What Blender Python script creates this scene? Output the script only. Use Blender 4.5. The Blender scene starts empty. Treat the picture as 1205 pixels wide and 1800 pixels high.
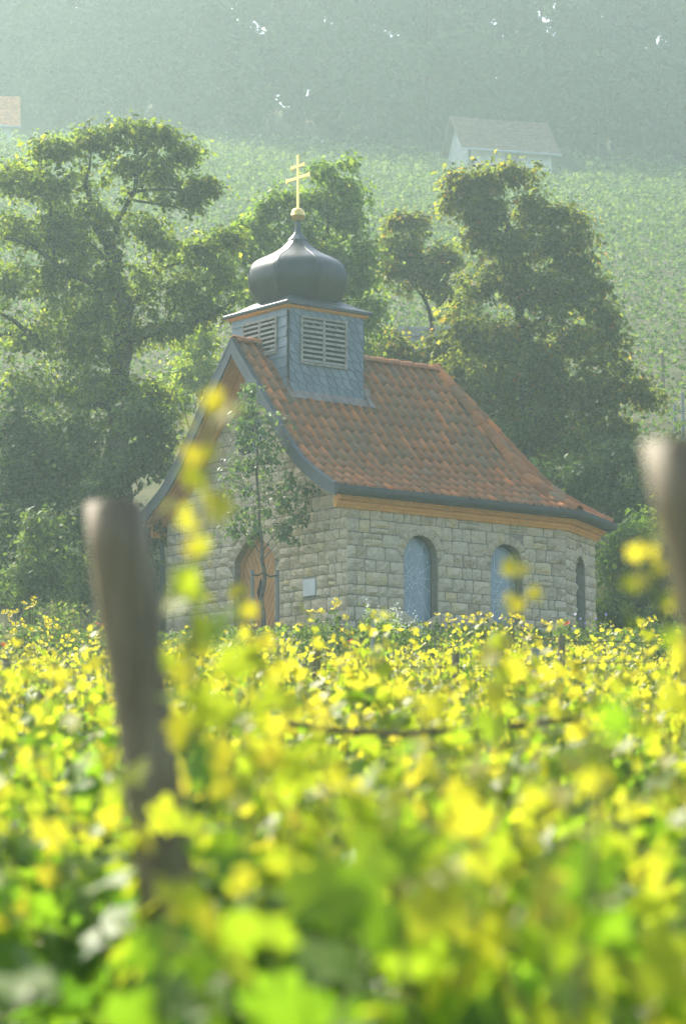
import bpy, bmesh, math, random
import numpy as np
from mathutils import Vector, Matrix, Quaternion

# ------------------------------------------------------------------ camera, world, sun, exposure
scene = bpy.context.scene
COL = scene.collection
PX, PITCH = 5000.0, math.atan(660 / 5000.0)          # focal length in photograph pixels, upward tilt

cam_data = bpy.data.cameras.new('camera')
cam = bpy.data.objects.new('camera', cam_data)
COL.objects.link(cam)
cam.location = (0, 0, 0)
cam.rotation_euler = (math.pi / 2 + PITCH, 0, 0)
cam_data.sensor_fit = 'VERTICAL'
cam_data.sensor_height = 36
cam_data.sensor_width = 24
cam_data.lens = 100
cam_data.clip_start = 0.1
cam_data.clip_end = 3000
cam_data.dof.use_dof = True
cam_data.dof.focus_distance = 57.5
cam_data.dof.aperture_fstop = 3.0
cam_data.dof.aperture_blades = 9
scene.camera = cam

SUN_EL, SUN_AZ = math.radians(44), math.radians(-37)  # azimuth from +Y (view direction), clockwise
world = bpy.data.worlds.new('World')
scene.world = world
world.use_nodes = True
wn = world.node_tree.nodes
sky = wn.new('ShaderNodeTexSky')
sky.sky_type = 'NISHITA'
sky.sun_disc = False
sky.sun_elevation = SUN_EL
sky.sun_rotation = SUN_AZ
sky.dust_density = 3.0
sky.air_density = 1.0
world.node_tree.links.new(sky.outputs[0], wn['Background'].inputs[0])
wn['Background'].inputs[1].default_value = 0.15
sun_dir = Vector((math.sin(SUN_AZ) * math.cos(SUN_EL), math.cos(SUN_AZ) * math.cos(SUN_EL), math.sin(SUN_EL)))
sun_data = bpy.data.lights.new('sun', 'SUN')
sun_data.energy = 4.2
sun_data.angle = math.radians(0.6)
sun_data.color = (1.0, 0.93, 0.79)
sun = bpy.data.objects.new('sun', sun_data)
COL.objects.link(sun)
sun.rotation_euler = (-sun_dir).to_track_quat('-Z', 'Y').to_euler()
sun.location = sun_dir * 60

vs = scene.view_settings
vs.view_transform = 'Standard'
vs.look = 'None'
vs.exposure = 1.38
vs.gamma = 1
vs.use_curve_mapping = False
cy = scene.cycles
cy.use_denoising = True
try:
    cy.denoiser = 'OPENIMAGEDENOISE'
    cy.denoising_input_passes = 'RGB_ALBEDO_NORMAL'
    cy.denoising_prefilter = 'ACCURATE'
except Exception:
    pass
cy.max_bounces = 8
cy.diffuse_bounces = 3
cy.glossy_bounces = 2
cy.transmission_bounces = 5
cy.volume_bounces = 1
cy.transparent_max_bounces = 6
cy.sample_clamp_indirect = 4.0
cy.caustics_reflective = False
cy.caustics_refractive = False
cy.use_adaptive_sampling = True
cy.adaptive_threshold = 0.015

HAZE_DENSITY = 0.00100
HAZE_COLOR = (0.72, 0.95, 0.91)
HAZE_ANISO = 0.58

# ------------------------------------------------------------------ helpers
RNG = np.random.default_rng(11)
random.seed(5)
_F = np.array([0, math.cos(PITCH), math.sin(PITCH)])
_U = np.array([0, -math.sin(PITCH), math.cos(PITCH)])


def at(px, py, depth):
    """A real place, depth metres ahead of the photographer, seen at that point of the photograph."""
    d = _F + np.array([1.0, 0, 0]) * (px - 602.5) / PX + _U * (900 - py) / PX
    return d * (depth / d[1])


_KY = np.array([-60, 0, 3.5, 40, 48, 55, 62, 70, 80, 110, 165, 214, 226, 240, 360.])
_KZ = np.array([-7, -1.62, -1.42, 1.88, 3.0, 4.7, 6.3, 9.0, 12.3, 21.9, 40.2, 55.4, 60.8, 67.0, 60.])
_CH = np.array([0.0955, 56.0])
_CHC = _CH + np.array([0.788, 0.616]) * 3.6 + np.array([-0.616, 0.788]) * 3.2


def ground(x, y):
    x = np.asarray(x, float); y = np.asarray(y, float)
    z = (np.interp(y - 1.5, _KY, _KZ) + np.interp(y, _KY, _KZ) + np.interp(y + 1.5, _KY, _KZ)) / 3
    z = z - 0.075 * x * np.clip((y - 80) / 90, 0, 1) * np.clip(1 - np.abs(x) / 150, 0, 1)
    d = np.hypot(x - _CHC[0], y - _CHC[1])
    w = np.clip((9.5 - d) / 4.0, 0, 1)
    w = w * w * (3 - 2 * w)
    return z * (1 - w) + 4.78 * w


def link(o, parent=None):
    COL.objects.link(o)
    if parent is not None:
        o.parent = parent
    return o


def tag(o, label=None, cat=None, group=None, kind=None):
    if label: o['label'] = label
    if cat: o['category'] = cat
    if group: o['group'] = group
    if kind: o['kind'] = kind
    return o


def empty(name, loc=(0, 0, 0), rz=0.0, parent=None):
    o = bpy.data.objects.new(name, None)
    o.empty_display_size = 0.2
    o.location = loc
    o.rotation_euler = (0, 0, rz)
    return link(o, parent)


def mesh_data(name, v, f, mat=None, smooth=False):
    me = bpy.data.meshes.new(name)
    me.from_pydata([tuple(p) for p in v], [], f)
    if mat is not None: me.materials.append(mat)
    if smooth:
        me.polygons.foreach_set('use_smooth', [True] * len(me.polygons))
    me.update()
    return me


def add(name, v, f, mat, parent=None, smooth=False):
    return link(bpy.data.objects.new(name, mesh_data(name, v, f, mat, smooth)), parent)


def tri_mesh(name, V, F, mat, tint=None, smooth=False):
    """V (n,3), F (m,k) numpy, one polygon size; tint per vertex."""
    me = bpy.data.meshes.new(name)
    n, m, k = len(V), len(F), F.shape[1]
    me.vertices.add(n)
    me.vertices.foreach_set('co', np.ascontiguousarray(V, dtype=np.float32).ravel())
    me.loops.add(m * k)
    me.loops.foreach_set('vertex_index', np.ascontiguousarray(F, dtype=np.int32).ravel())
    me.polygons.add(m)
    me.polygons.foreach_set('loop_start', np.arange(0, m * k, k, dtype=np.int32))
    me.polygons.foreach_set('loop_total', np.full(m, k, dtype=np.int32))
    if smooth:
        me.polygons.foreach_set('use_smooth', np.ones(m, dtype=bool))
    if tint is not None:
        a = me.attributes.new('tint', 'FLOAT', 'POINT')
        a.data.foreach_set('value', np.ascontiguousarray(tint, dtype=np.float32))
    me.materials.append(mat)
    me.update(calc_edges=True)
    me.validate()
    return me


class MB:
    def __init__(self): self.v = []; self.f = []

    def quad(self, a, b, c, d):
        n = len(self.v); self.v += [tuple(a), tuple(b), tuple(c), tuple(d)]; self.f.append((n, n + 1, n + 2, n + 3))

    def poly(self, pts):
        n = len(self.v); self.v += [tuple(p) for p in pts]; self.f.append(tuple(range(n, n + len(pts))))

    def box(self, x0, x1, y0, y1, z0, z1):
        n = len(self.v)
        self.v += [(x0, y0, z0), (x1, y0, z0), (x1, y1, z0), (x0, y1, z0), (x0, y0, z1), (x1, y0, z1), (x1, y1, z1), (x0, y1, z1)]
        for q in ((0, 3, 2, 1), (4, 5, 6, 7), (0, 1, 5, 4), (1, 2, 6, 5), (2, 3, 7, 6), (3, 0, 4, 7)):
            self.f.append(tuple(n + i for i in q))

    def prism(self, poly, off):
        """closed polygon (3-D points, planar) pushed by the vector off"""
        n = len(self.v); k = len(poly); off = np.asarray(off, float)
        self.v += [tuple(p) for p in poly] + [tuple(np.asarray(p, float) + off) for p in poly]
        self.f.append(tuple(n + i for i in range(k)))
        self.f.append(tuple(n + k + i for i in reversed(range(k))))
        for i in range(k):
            j = (i + 1) % k
            self.f.append((n + j, n + i, n + k + i, n + k + j))

    def sweep(self, path, prof):
        """prof(i) -> list of 3-D points round path point i; joined into an open strip"""
        base = len(self.v); k = None
        for i in range(len(path)):
            pts = prof(i)
            k = len(pts); self.v += [tuple(p) for p in pts]
        for i in range(len(path) - 1):
            for j in range(k - 1):
                a = base + i * k + j
                self.f.append((a, a + 1, a + k + 1, a + k))

    def tube(self, pts, rad, n=6, cap=True):
        V, F = tube_arrays(np.asarray(pts, float), rad, n)
        b = len(self.v)
        self.v += [tuple(p) for p in V]
        self.f += [tuple(int(i) + b for i in q) for q in F]
        if cap:
            self.f.append(tuple(b + i for i in reversed(range(n))))
            self.f.append(tuple(len(self.v) - n + i for i in range(n)))

    def lathe(self, prof, n=24, centre=(0, 0, 0), ang0=0.0):
        b = len(self.v); c = np.asarray(centre, float)
        for r, z in prof:
            for i in range(n):
                a = ang0 + 2 * math.pi * i / n
                self.v.append((c[0] + r * math.cos(a), c[1] + r * math.sin(a), c[2] + z))
        for j in range(len(prof) - 1):
            for i in range(n):
                k = (i + 1) % n
                self.f.append((b + j * n + i, b + j * n + k, b + (j + 1) * n + k, b + (j + 1) * n + i))

    def build(self, name, mat, parent=None, smooth=False):
        return add(name, self.v, self.f, mat, parent, smooth)


def tube_arrays(pts, rad, n=6):
    pts = np.asarray(pts, float); k = len(pts)
    rad = np.broadcast_to(np.asarray(rad, float), (k,))
    t = np.gradient(pts, axis=0)
    t /= np.linalg.norm(t, axis=1)[:, None] + 1e-9
    ref = np.array([0, 0, 1.0]) if abs(t[:, 2]).mean() < 0.8 else np.array([1.0, 0.2, 0])
    s = np.cross(t, ref); s /= np.linalg.norm(s, axis=1)[:, None] + 1e-9
    b = np.cross(s, t)
    a = np.arange(n) * 2 * math.pi / n
    V = pts[:, None, :] + rad[:, None, None] * (np.cos(a)[None, :, None] * s[:, None, :] + np.sin(a)[None, :, None] * b[:, None, :])
    i = np.arange(k - 1)[:, None] * n; j = np.arange(n)[None, :]; j2 = (j + 1) % n
    F = np.stack([i + j, i + j2, i + n + j2, i + n + j], -1).reshape(-1, 4)
    return V.reshape(-1, 3), F


# ------------------------------------------------------------------ materials
MATS = {}


def material(name, build):
    m = bpy.data.materials.new(name)
    m.use_nodes = True
    nt = m.node_tree
    for n in list(nt.nodes): nt.nodes.remove(n)
    out = nt.nodes.new('ShaderNodeOutputMaterial')
    build(nt, out)
    MATS[name] = m
    return m


def N(nt, t, **kw):
    n = nt.nodes.new(t)
    for k, val in kw.items():
        if k.startswith('i_'): n.inputs[k[2:].replace('_', ' ')].default_value = val
        else: setattr(n, k, val)
    return n


def ramp(nt, fac, stops):
    r = nt.nodes.new('ShaderNodeValToRGB')
    while len(r.color_ramp.elements) < len(stops): r.color_ramp.elements.new(0.5)
    for e, (p, c) in zip(r.color_ramp.elements, stops):
        e.position = p; e.color = (c[0], c[1], c[2], 1)
    nt.links.new(fac, r.inputs[0])
    return r.outputs[0]


def mixc(nt, fac, a, b, mode='MIX'):
    m = nt.nodes.new('ShaderNodeMix'); m.data_type = 'RGBA'; m.blend_type = mode
    for sock, val in ((m.inputs[0], fac), (m.inputs[6], a), (m.inputs[7], b)):
        if hasattr(val, 'is_output'): nt.links.new(val, sock)
        else: sock.default_value = val if not isinstance(val, tuple) else (*val, 1)
    return m.outputs[2]


def noise(nt, scale, detail=3, coords='Object', rough=0.55, vec=None):
    t = N(nt, 'ShaderNodeTexNoise'); t.inputs['Scale'].default_value = scale
    t.inputs['Detail'].default_value = detail; t.inputs['Roughness'].default_value = rough
    if vec is None:
        vec = N(nt, 'ShaderNodeTexCoord').outputs[coords]
    nt.links.new(vec, t.inputs['Vector'])
    return t.outputs['Fac']


def shifted(nt):
    """object coordinates moved by each object's random number, so that copies differ"""
    tc = N(nt, 'ShaderNodeTexCoord'); oi = N(nt, 'ShaderNodeObjectInfo')
    sc = N(nt, 'ShaderNodeVectorMath', operation='SCALE'); sc.inputs[0].default_value = (37, 91, 53)
    nt.links.new(oi.outputs['Random'], sc.inputs['Scale'])
    ad = N(nt, 'ShaderNodeVectorMath', operation='ADD')
    nt.links.new(tc.outputs['Object'], ad.inputs[0]); nt.links.new(sc.outputs[0], ad.inputs[1])
    return ad.outputs[0]


def rnd(nt):
    """one random number per loose piece: per object and per island"""
    oi = N(nt, 'ShaderNodeObjectInfo'); ge = N(nt, 'ShaderNodeNewGeometry')
    a = N(nt, 'ShaderNodeMath', operation='ADD'); fr = N(nt, 'ShaderNodeMath', operation='FRACT')
    nt.links.new(oi.outputs['Random'], a.inputs[0]); nt.links.new(ge.outputs['Random Per Island'], a.inputs[1])
    nt.links.new(a.outputs[0], fr.inputs[0])
    return fr.outputs[0]


def bump(nt, h, strength=0.3, dist=0.02):
    b = N(nt, 'ShaderNodeBump'); b.inputs['Strength'].default_value = strength; b.inputs['Distance'].default_value = dist
    nt.links.new(h, b.inputs['Height'])
    return b.outputs[0]


def principled(nt, out, color, rough=0.7, spec=0.3, metal=0.0, normal=None):
    p = N(nt, 'ShaderNodeBsdfPrincipled')
    p.inputs['Roughness'].default_value = rough
    p.inputs['Specular IOR Level'].default_value = spec
    p.inputs['Metallic'].default_value = metal
    if hasattr(color, 'is_output'): nt.links.new(color, p.inputs['Base Color'])
    else: p.inputs['Base Color'].default_value = (*color, 1)
    if normal is not None: nt.links.new(normal, p.inputs['Normal'])
    nt.links.new(p.outputs[0], out.inputs['Surface'])
    return p


def m_simple(name, col, rough=0.7, spec=0.3, metal=0.0, var=0.25, scale=6.0):
    def b(nt, out):
        f = noise(nt, scale, 4, vec=shifted(nt))
        d = tuple(c * (1 - var) for c in col); l = tuple(min(1, c * (1 + var)) for c in col)
        principled(nt, out, ramp(nt, f, [(0.3, d), (0.7, l)]), rough, spec, metal, bump(nt, f, 0.15, 0.01))
    return material(name, b)


def m_leaf(name, stops, trans_stops, tfac=0.45, rough=0.45, spec=0.35, vary=False):
    """stops: surface colour along the tint of each leaf (0 old, 1 young); trans_stops: light let through"""
    def b(nt, out):
        at_ = N(nt, 'ShaderNodeAttribute', attribute_name='tint')
        c = ramp(nt, at_.outputs['Fac'], stops); t = ramp(nt, at_.outputs['Fac'], trans_stops)
        if vary:
            oi = N(nt, 'ShaderNodeObjectInfo')
            hv = ramp(nt, oi.outputs['Random'], [(0, (.55, .62, .60)), (.5, (1, 1, 1)), (1, (1.5, 1.4, 1.0))])
            c = mixc(nt, 1.0, c, hv, 'MULTIPLY'); t = mixc(nt, 1.0, t, hv, 'MULTIPLY')
        p = N(nt, 'ShaderNodeBsdfPrincipled'); p.inputs['Roughness'].default_value = rough
        p.inputs['Specular IOR Level'].default_value = spec
        nt.links.new(c, p.inputs['Base Color'])
        tr = N(nt, 'ShaderNodeBsdfTranslucent'); nt.links.new(t, tr.inputs['Color'])
        mx = N(nt, 'ShaderNodeMixShader'); mx.inputs[0].default_value = tfac
        nt.links.new(p.outputs[0], mx.inputs[1]); nt.links.new(tr.outputs[0], mx.inputs[2])
        nt.links.new(mx.outputs[0], out.inputs['Surface'])
    return material(name, b)


def _stone(nt, out):
    r = rnd(nt); vec = shifted(nt)
    n1 = noise(nt, 4.0, 5, vec=vec, rough=0.65); n2 = noise(nt, 26.0, 3, vec=vec)
    c = ramp(nt, r, [(0.0, (.36, .275, .165)), (0.25, (.50, .395, .245)), (0.5, (.58, .475, .315)), (0.72, (.45, .37, .245)), (0.88, (.63, .51, .31)), (1.0, (.62, .46, .18))])
    c = mixc(nt, ramp(nt, n1, [(0.38, (0, 0, 0)), (0.68, (1, 1, 1))]), c, (.66, .55, .38))
    c = mixc(nt, ramp(nt, n2, [(0.5, (0, 0, 0)), (0.75, (.55, .55, .55))]), c, (.17, .155, .125))
    a = N(nt, 'ShaderNodeMath', operation='MULTIPLY_ADD'); a.inputs[1].default_value = 0.45
    nt.links.new(n2, a.inputs[0]); nt.links.new(n1, a.inputs[2])
    principled(nt, out, c, 0.92, 0.15, 0, bump(nt, a.outputs[0], 0.7, 0.035))


def _mortar(nt, out):
    n1 = noise(nt, 9, 4)
    principled(nt, out, ramp(nt, n1, [(0.3, (.22, .195, .15)), (0.7, (.33, .295, .225))]), 0.95, 0.1, 0, bump(nt, n1, 0.5, 0.02))


def _tile(nt, out):
    r = rnd(nt); vec = shifted(nt)
    n1 = noise(nt, 5, 5, vec=vec, rough=0.65); n2 = noise(nt, 1.1, 2, vec=vec)
    c = ramp(nt, r, [(0.0, (.28, .10, .04)), (0.2, (.40, .13, .045)), (0.45, (.48, .155, .05)), (0.62, (.36, .13, .05)), (0.8, (.64, .20, .055)), (0.93, (.42, .16, .07)), (1.0, (.28, .17, .10))])
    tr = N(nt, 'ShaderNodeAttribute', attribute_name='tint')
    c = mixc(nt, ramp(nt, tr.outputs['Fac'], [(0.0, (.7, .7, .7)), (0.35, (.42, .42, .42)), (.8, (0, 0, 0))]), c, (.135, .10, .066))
    c = mixc(nt, ramp(nt, n1, [(0.5, (0, 0, 0)), (0.78, (.7, .7, .7))]), c, (.115, .095, .062))
    c = mixc(nt, ramp(nt, n2, [(0.52, (0, 0, 0)), (0.72, (.45, .45, .45))]), c, (.16, .15, .085))
    ge = N(nt, 'ShaderNodeNewGeometry'); n3 = noise(nt, 0.9, 4, vec=ge.outputs['Position'], rough=0.6)
    c = mixc(nt, ramp(nt, n3, [(0.45, (0, 0, 0)), (0.66, (.5, .5, .5))]), c, (.165, .125, .07))
    principled(nt, out, c, 0.85, 0.2, 0, bump(nt, n1, 0.35, 0.012))


def _slate(nt, out):
    r = rnd(nt); n1 = noise(nt, 14, 4, vec=shifted(nt))
    c = ramp(nt, r, [(0.0, (.115, .155, .18)), (0.5, (.15, .20, .225)), (1.0, (.19, .24, .26))])
    c = mixc(nt, ramp(nt, n1, [(0.35, (0, 0, 0)), (0.75, (.5, .5, .5))]), c, (.10, .12, .135))
    principled(nt, out, c, 0.5, 0.4, 0, bump(nt, n1, 0.2, 0.006))


def _wood(base, dark, sx=1.0):
    def b(nt, out):
        tc = N(nt, 'ShaderNodeTexCoord'); mp = N(nt, 'ShaderNodeMapping'); mp.inputs['Scale'].default_value = (18 * sx, 18, 2.2)
        nt.links.new(shifted(nt), mp.inputs['Vector'])
        n1 = noise(nt, 1.6, 5, vec=mp.outputs[0], rough=0.6); n2 = noise(nt, 2.0, 2)
        c = ramp(nt, n1, [(0.3, dark), (0.7, base)])
        c = mixc(nt, ramp(nt, n2, [(0.4, (0, 0, 0)), (0.8, (.4, .4, .4))]), c, tuple(x * 0.7 for x in dark))
        principled(nt, out, c, 0.62, 0.3, 0, bump(nt, n1, 0.3, 0.01))
    return b


def _glass(nt, out):
    n1 = noise(nt, 1.5, 2)
    p = principled(nt, out, ramp(nt, n1, [(0.3, (.13, .20, .245)), (0.7, (.22, .30, .34))]), 0.16, 0.6, 0, bump(nt, n1, 0.05, 0.02))


def _ground(nt, out):
    n1 = noise(nt, 0.9, 6); n2 = noise(nt, 7, 4)
    c = ramp(nt, n1, [(0.35, (.045, .06, .02)), (0.65, (.10, .105, .045))])
    c = mixc(nt, ramp(nt, n2, [(0.45, (0, 0, 0)), (0.7, (.7, .7, .7))]), c, (.11, .085, .055))
    principled(nt, out, c, 0.95, 0.1, 0, bump(nt, n2, 0.8, 0.05))


material('stone', _stone); material('mortar', _mortar); material('tile', _tile); material('slate', _slate)
material('timber', _wood((.84, .37, .07), (.60, .24, .045)))
material('door_wood', _wood((.55, .27, .095), (.40, .18, .06)))
material('post_wood', _wood((.29, .235, .135), (.13, .10, .055)))
material('stake_wood', _wood((.26, .25, .22), (.15, .14, .12)))
material('glass', _glass); material('ground', _ground)
m_simple('zinc', (.058, .07, .078), 0.5, 0.4, 0.2, 0.18, 3)
m_simple('zinc_light', (.30, .32, .33), 0.35, 0.5, 0.6, 0.15, 3)
m_simple('dome_metal', (.038, .042, .043), 0.42, 0.45, 0.2, 0.3, 2.6)
m_simple('gold', (.85, .60, .17), 0.28, 0.6, 0.92, 0.08, 4)
m_simple('lead', (.24, .19, .165), 0.75, 0.2, 0.0, 0.25, 7)
m_simple('louvre', (.30, .275, .23), 0.75, 0.2, 0, 0.3, 9)
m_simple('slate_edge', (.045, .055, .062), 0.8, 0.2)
m_simple('dark', (.018, .018, .018), 0.9, 0.1)
m_simple('etching', (.66, .71, .73), 0.6, 0.3)
m_simple('white_stone', (.62, .61, .58), 0.8, 0.2, 0, 0.08, 5)
m_simple('plaster', (.62, .60, .54), 0.9, 0.1, 0, 0.12, 2)
m_simple('bark', (.045, .038, .03), 0.95, 0.1, 0, 0.45, 7)
m_simple('bark_grey', (.14, .125, .10), 0.95, 0.1, 0, 0.4, 8)
m_simple('vine_bark', (.12, .085, .055), 0.95, 0.1, 0, 0.4, 14)
m_simple('shoot', (.20, .22, .06), 0.6, 0.3, 0, 0.3, 9)
m_simple('steel', (.30, .31, .29), 0.6, 0.3, 0.2, 0.2, 6)
m_simple('roof_brown', (.15, .095, .065), 0.9, 0.15, 0, 0.35, 3)
m_simple('roof_orange', (.50, .19, .075), 0.9, 0.15, 0, 0.3, 3)
m_simple('wall_stone', (.27, .25, .23), 0.95, 0.1, 0, 0.3, 2)
m_simple('strap', (.10, .085, .06), 0.9, 0.1)

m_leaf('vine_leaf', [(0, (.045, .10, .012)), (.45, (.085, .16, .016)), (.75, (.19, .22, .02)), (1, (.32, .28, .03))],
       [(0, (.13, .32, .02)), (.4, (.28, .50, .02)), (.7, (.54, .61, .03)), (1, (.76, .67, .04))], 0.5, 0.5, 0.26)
m_leaf('hill_vine_leaf', [(0, (.025, .055, .018)), (.5, (.05, .09, .025)), (1, (.10, .145, .035))],
       [(0, (.06, .14, .035)), (.5, (.12, .215, .04)), (1, (.27, .36, .06))], 0.4, 0.62, 0.14)
m_leaf('pear_leaf', [(0, (.028, .055, .012)), (.6, (.06, .095, .022)), (1, (.115, .14, .03))],
       [(0, (.14, .24, .02)), (.6, (.34, .46, .03)), (1, (.65, .68, .05))], 0.5, 0.62, 0.14)
m_leaf('bright_leaf', [(0, (.04, .08, .016)), (.6, (.075, .13, .025)), (1, (.14, .19, .03))],
       [(0, (.13, .27, .02)), (.6, (.30, .47, .03)), (1, (.60, .70, .06))], 0.45, 0.62, 0.14)
m_leaf('maple_leaf', [(0, (.03, .05, .012)), (.6, (.065, .085, .018)), (.85, (.13, .12, .03)), (1, (.22, .10, .03))],
       [(0, (.12, .19, .02)), (.6, (.36, .42, .03)), (.85, (.62, .54, .05)), (1, (.66, .36, .06))], 0.48, 0.62, 0.14)
m_leaf('shrub_leaf', [(0, (.025, .05, .014)), (.6, (.05, .09, .022)), (1, (.10, .15, .035))],
       [(0, (.05, .11, .02)), (.6, (.12, .22, .03)), (1, (.30, .42, .05))], 0.33, 0.62, 0.14)
m_leaf('sapling_leaf', [(0, (.055, .095, .04)), (.6, (.10, .16, .065)), (1, (.18, .24, .10))],
       [(0, (.10, .20, .04)), (.6, (.20, .34, .06)), (1, (.40, .52, .10))], 0.35, 0.5, 0.25)
m_leaf('forest_leaf', [(0, (.025, .045, .018)), (.6, (.035, .06, .022)), (1, (.055, .085, .03))],
       [(0, (.05, .09, .025)), (.6, (.08, .13, .03)), (1, (.14, .20, .04))], 0.38, 0.62, 0.14, True)
m_leaf('yellow_petal', [(0, (.70, .52, .02)), (1, (.80, .62, .03))], [(0, (.85, .68, .03)), (1, (.95, .78, .04))], 0.4, 0.5, 0.2)
m_leaf('red_petal', [(0, (.55, .035, .015)), (1, (.65, .05, .02))], [(0, (.8, .06, .02)), (1, (.9, .1, .03))], 0.4, 0.5, 0.2)
m_leaf('white_petal', [(0, (.62, .64, .52)), (1, (.75, .76, .68))], [(0, (.7, .72, .55)), (1, (.8, .82, .7))], 0.3, 0.5, 0.2)
m_leaf('lilac_petal', [(0, (.28, .22, .48)), (1, (.42, .34, .58))], [(0, (.4, .3, .6)), (1, (.5, .4, .7))], 0.3, 0.5, 0.2)
m_leaf('grass_leaf', [(0, (.05, .085, .02)), (.6, (.09, .13, .035)), (1, (.22, .17, .09))],
       [(0, (.14, .26, .03)), (.6, (.28, .42, .05)), (1, (.42, .32, .15))], 0.4, 0.62, 0.14)

# ------------------------------------------------------------------ leaf templates and scattering


def fan(outline, zf):
    v = [(0, 0.03, 0)] + [(x, y, zf(x, y)) for x, y in outline]
    n = len(outline)
    f = [(0, i + 1, i + 2) for i in range(n - 1)]
    return np.array(v, float), np.array(f, int)


_half = [(0, 1.0), (17, .80), (30, .60), (49, .88), (66, .70), (84, .53), (108, .68), (132, .50), (158, .26)]
_out = [(-r * math.sin(math.radians(a)), r * math.cos(math.radians(a))) for a, r in reversed(_half)] + \
       [(r * math.sin(math.radians(a)), r * math.cos(math.radians(a))) for a, r in _half[1:]]
LEAF_VINE = fan(_out, lambda x, y: 0.22 * abs(x) - 0.22 * (x * x + y * y))
_half2 = [(0, 1.0), (28, .66), (50, .86), (84, .56), (112, .64), (155, .3)]
_out2 = [(-r * math.sin(math.radians(a)), r * math.cos(math.radians(a))) for a, r in reversed(_half2)] + \
        [(r * math.sin(math.radians(a)), r * math.cos(math.radians(a))) for a, r in _half2[1:]]
LEAF_VINE_LOW = fan(_out2, lambda x, y: 0.22 * abs(x) - 0.22 * (x * x + y * y))
LEAF_OVAL = (np.array([(0, 0, 0), (.30, .35, .08), (.26, .72, .05), (0, 1, -.08), (-.26, .72, .05), (-.30, .35, .08), (0, .5, -.02)], float),
             np.array([(6, 0, 1), (6, 1, 2), (6, 2, 3), (6, 3, 4), (6, 4, 5), (6, 5, 0)]))
LEAF_DIAMOND = (np.array([(0, 0, 0), (.36, .5, .1), (0, 1, -.05), (-.36, .5, .1)], float), np.array([(0, 1, 2), (0, 2, 3)]))
LEAF_CLUMP = (np.array([(0, 0, 0), (.5, .3, .15), (.3, .8, .0), (-.1, 1, .1), (-.5, .7, -.1), (-.4, .2, .12)], float),
              np.array([(0, 1, 2), (0, 2, 3), (0, 3, 4), (0, 4, 5)]))
BLADE = (np.array([(-.03, 0, 0), (.03, 0, 0), (.022, .6, .06), (-.022, .6, .06), (0, 1, .22)], float), np.array([(0, 1, 2), (0, 2, 3), (3, 2, 4)]))


def leaf_frames(n, rng, up=0.5, droop=0.3):
    """random leaf frames: normal biased to +z, tip biased downwards"""
    nrm = rng.normal(size=(n, 3)); nrm[:, 2] = np.abs(nrm[:, 2]) * (1 - up) + up * 1.2
    nrm[:, :2] *= (1 - up * 0.45)
    nrm /= np.linalg.norm(nrm, axis=1)[:, None]
    tip = rng.normal(size=(n, 3)); tip[:, 2] -= droop
    tip -= (tip * nrm).sum(1)[:, None] * nrm
    tip /= np.linalg.norm(tip, axis=1)[:, None] + 1e-9
    side = np.cross(tip, nrm)
    return side, tip, nrm


def leaf_arrays(tpl, pos, size, tint, rng, up=0.5, droop=0.3, frames=None):
    V0, F0 = tpl; n = len(pos)
    s, t, m = frames if frames is not None else leaf_frames(n, rng, up, droop)
    size = np.broadcast_to(np.asarray(size, float), (n,))
    curl = rng.uniform(0.4, 1.8, n)
    V = pos[:, None, :] + size[:, None, None] * (V0[None, :, 0:1] * s[:, None, :] + V0[None, :, 1:2] * t[:, None, :] + (V0[None, :, 2:3] * curl[:, None, None]) * m[:, None, :])
    F = (np.arange(n)[:, None, None] * len(V0) + F0[None]).reshape(-1, F0.shape[1])
    T = np.repeat(np.clip(tint, 0, 1), len(V0))
    return V.reshape(-1, 3), F, T


def cat_arrays(parts):
    V, F, T = [], [], []; b = 0
    for v, f, t in parts:
        V.append(v); F.append(f + b); T.append(t); b += len(v)
    return np.concatenate(V), np.concatenate(F), np.concatenate(T)


def tubes_mesh(name, tubes, mat, n=5):
    V, F = [], []; b = 0
    for pts, rad in tubes:
        v, f = tube_arrays(pts, rad, n)
        V.append(v); F.append(f + b); b += len(v)
    return tri_mesh(name, np.concatenate(V), np.concatenate(F), mat, smooth=True)


# ------------------------------------------------------------------ the setting: ground
def build_terrain():
    xs = np.concatenate([np.linspace(-200, -42, 22), np.linspace(-40, 40, 91), np.linspace(42, 200, 22)])
    ys = np.concatenate([np.linspace(-60, 0, 12), np.linspace(1.2, 245, 190), np.linspace(251, 360, 14)])
    X, Y = np.meshgrid(xs, ys)
    Z = ground(X, Y)
    Z = Z + 0.05 * np.sin(X * 1.7 + Y * 0.6) * np.cos(Y * 1.3)
    V = np.stack([X, Y, Z], -1).reshape(-1, 3)
    nx = len(xs)
    i, j = np.meshgrid(np.arange(len(ys) - 1), np.arange(nx - 1), indexing='ij')
    a = (i * nx + j).ravel()
    F = np.stack([a, a + 1, a + nx + 1, a + nx], -1)
    o = link(bpy.data.objects.new('ground', tri_mesh('ground', V, F, MATS['ground'], smooth=True)))
    tag(o, 'rough vineyard hillside rising behind the chapel', None, None, 'structure')


build_terrain()

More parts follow.
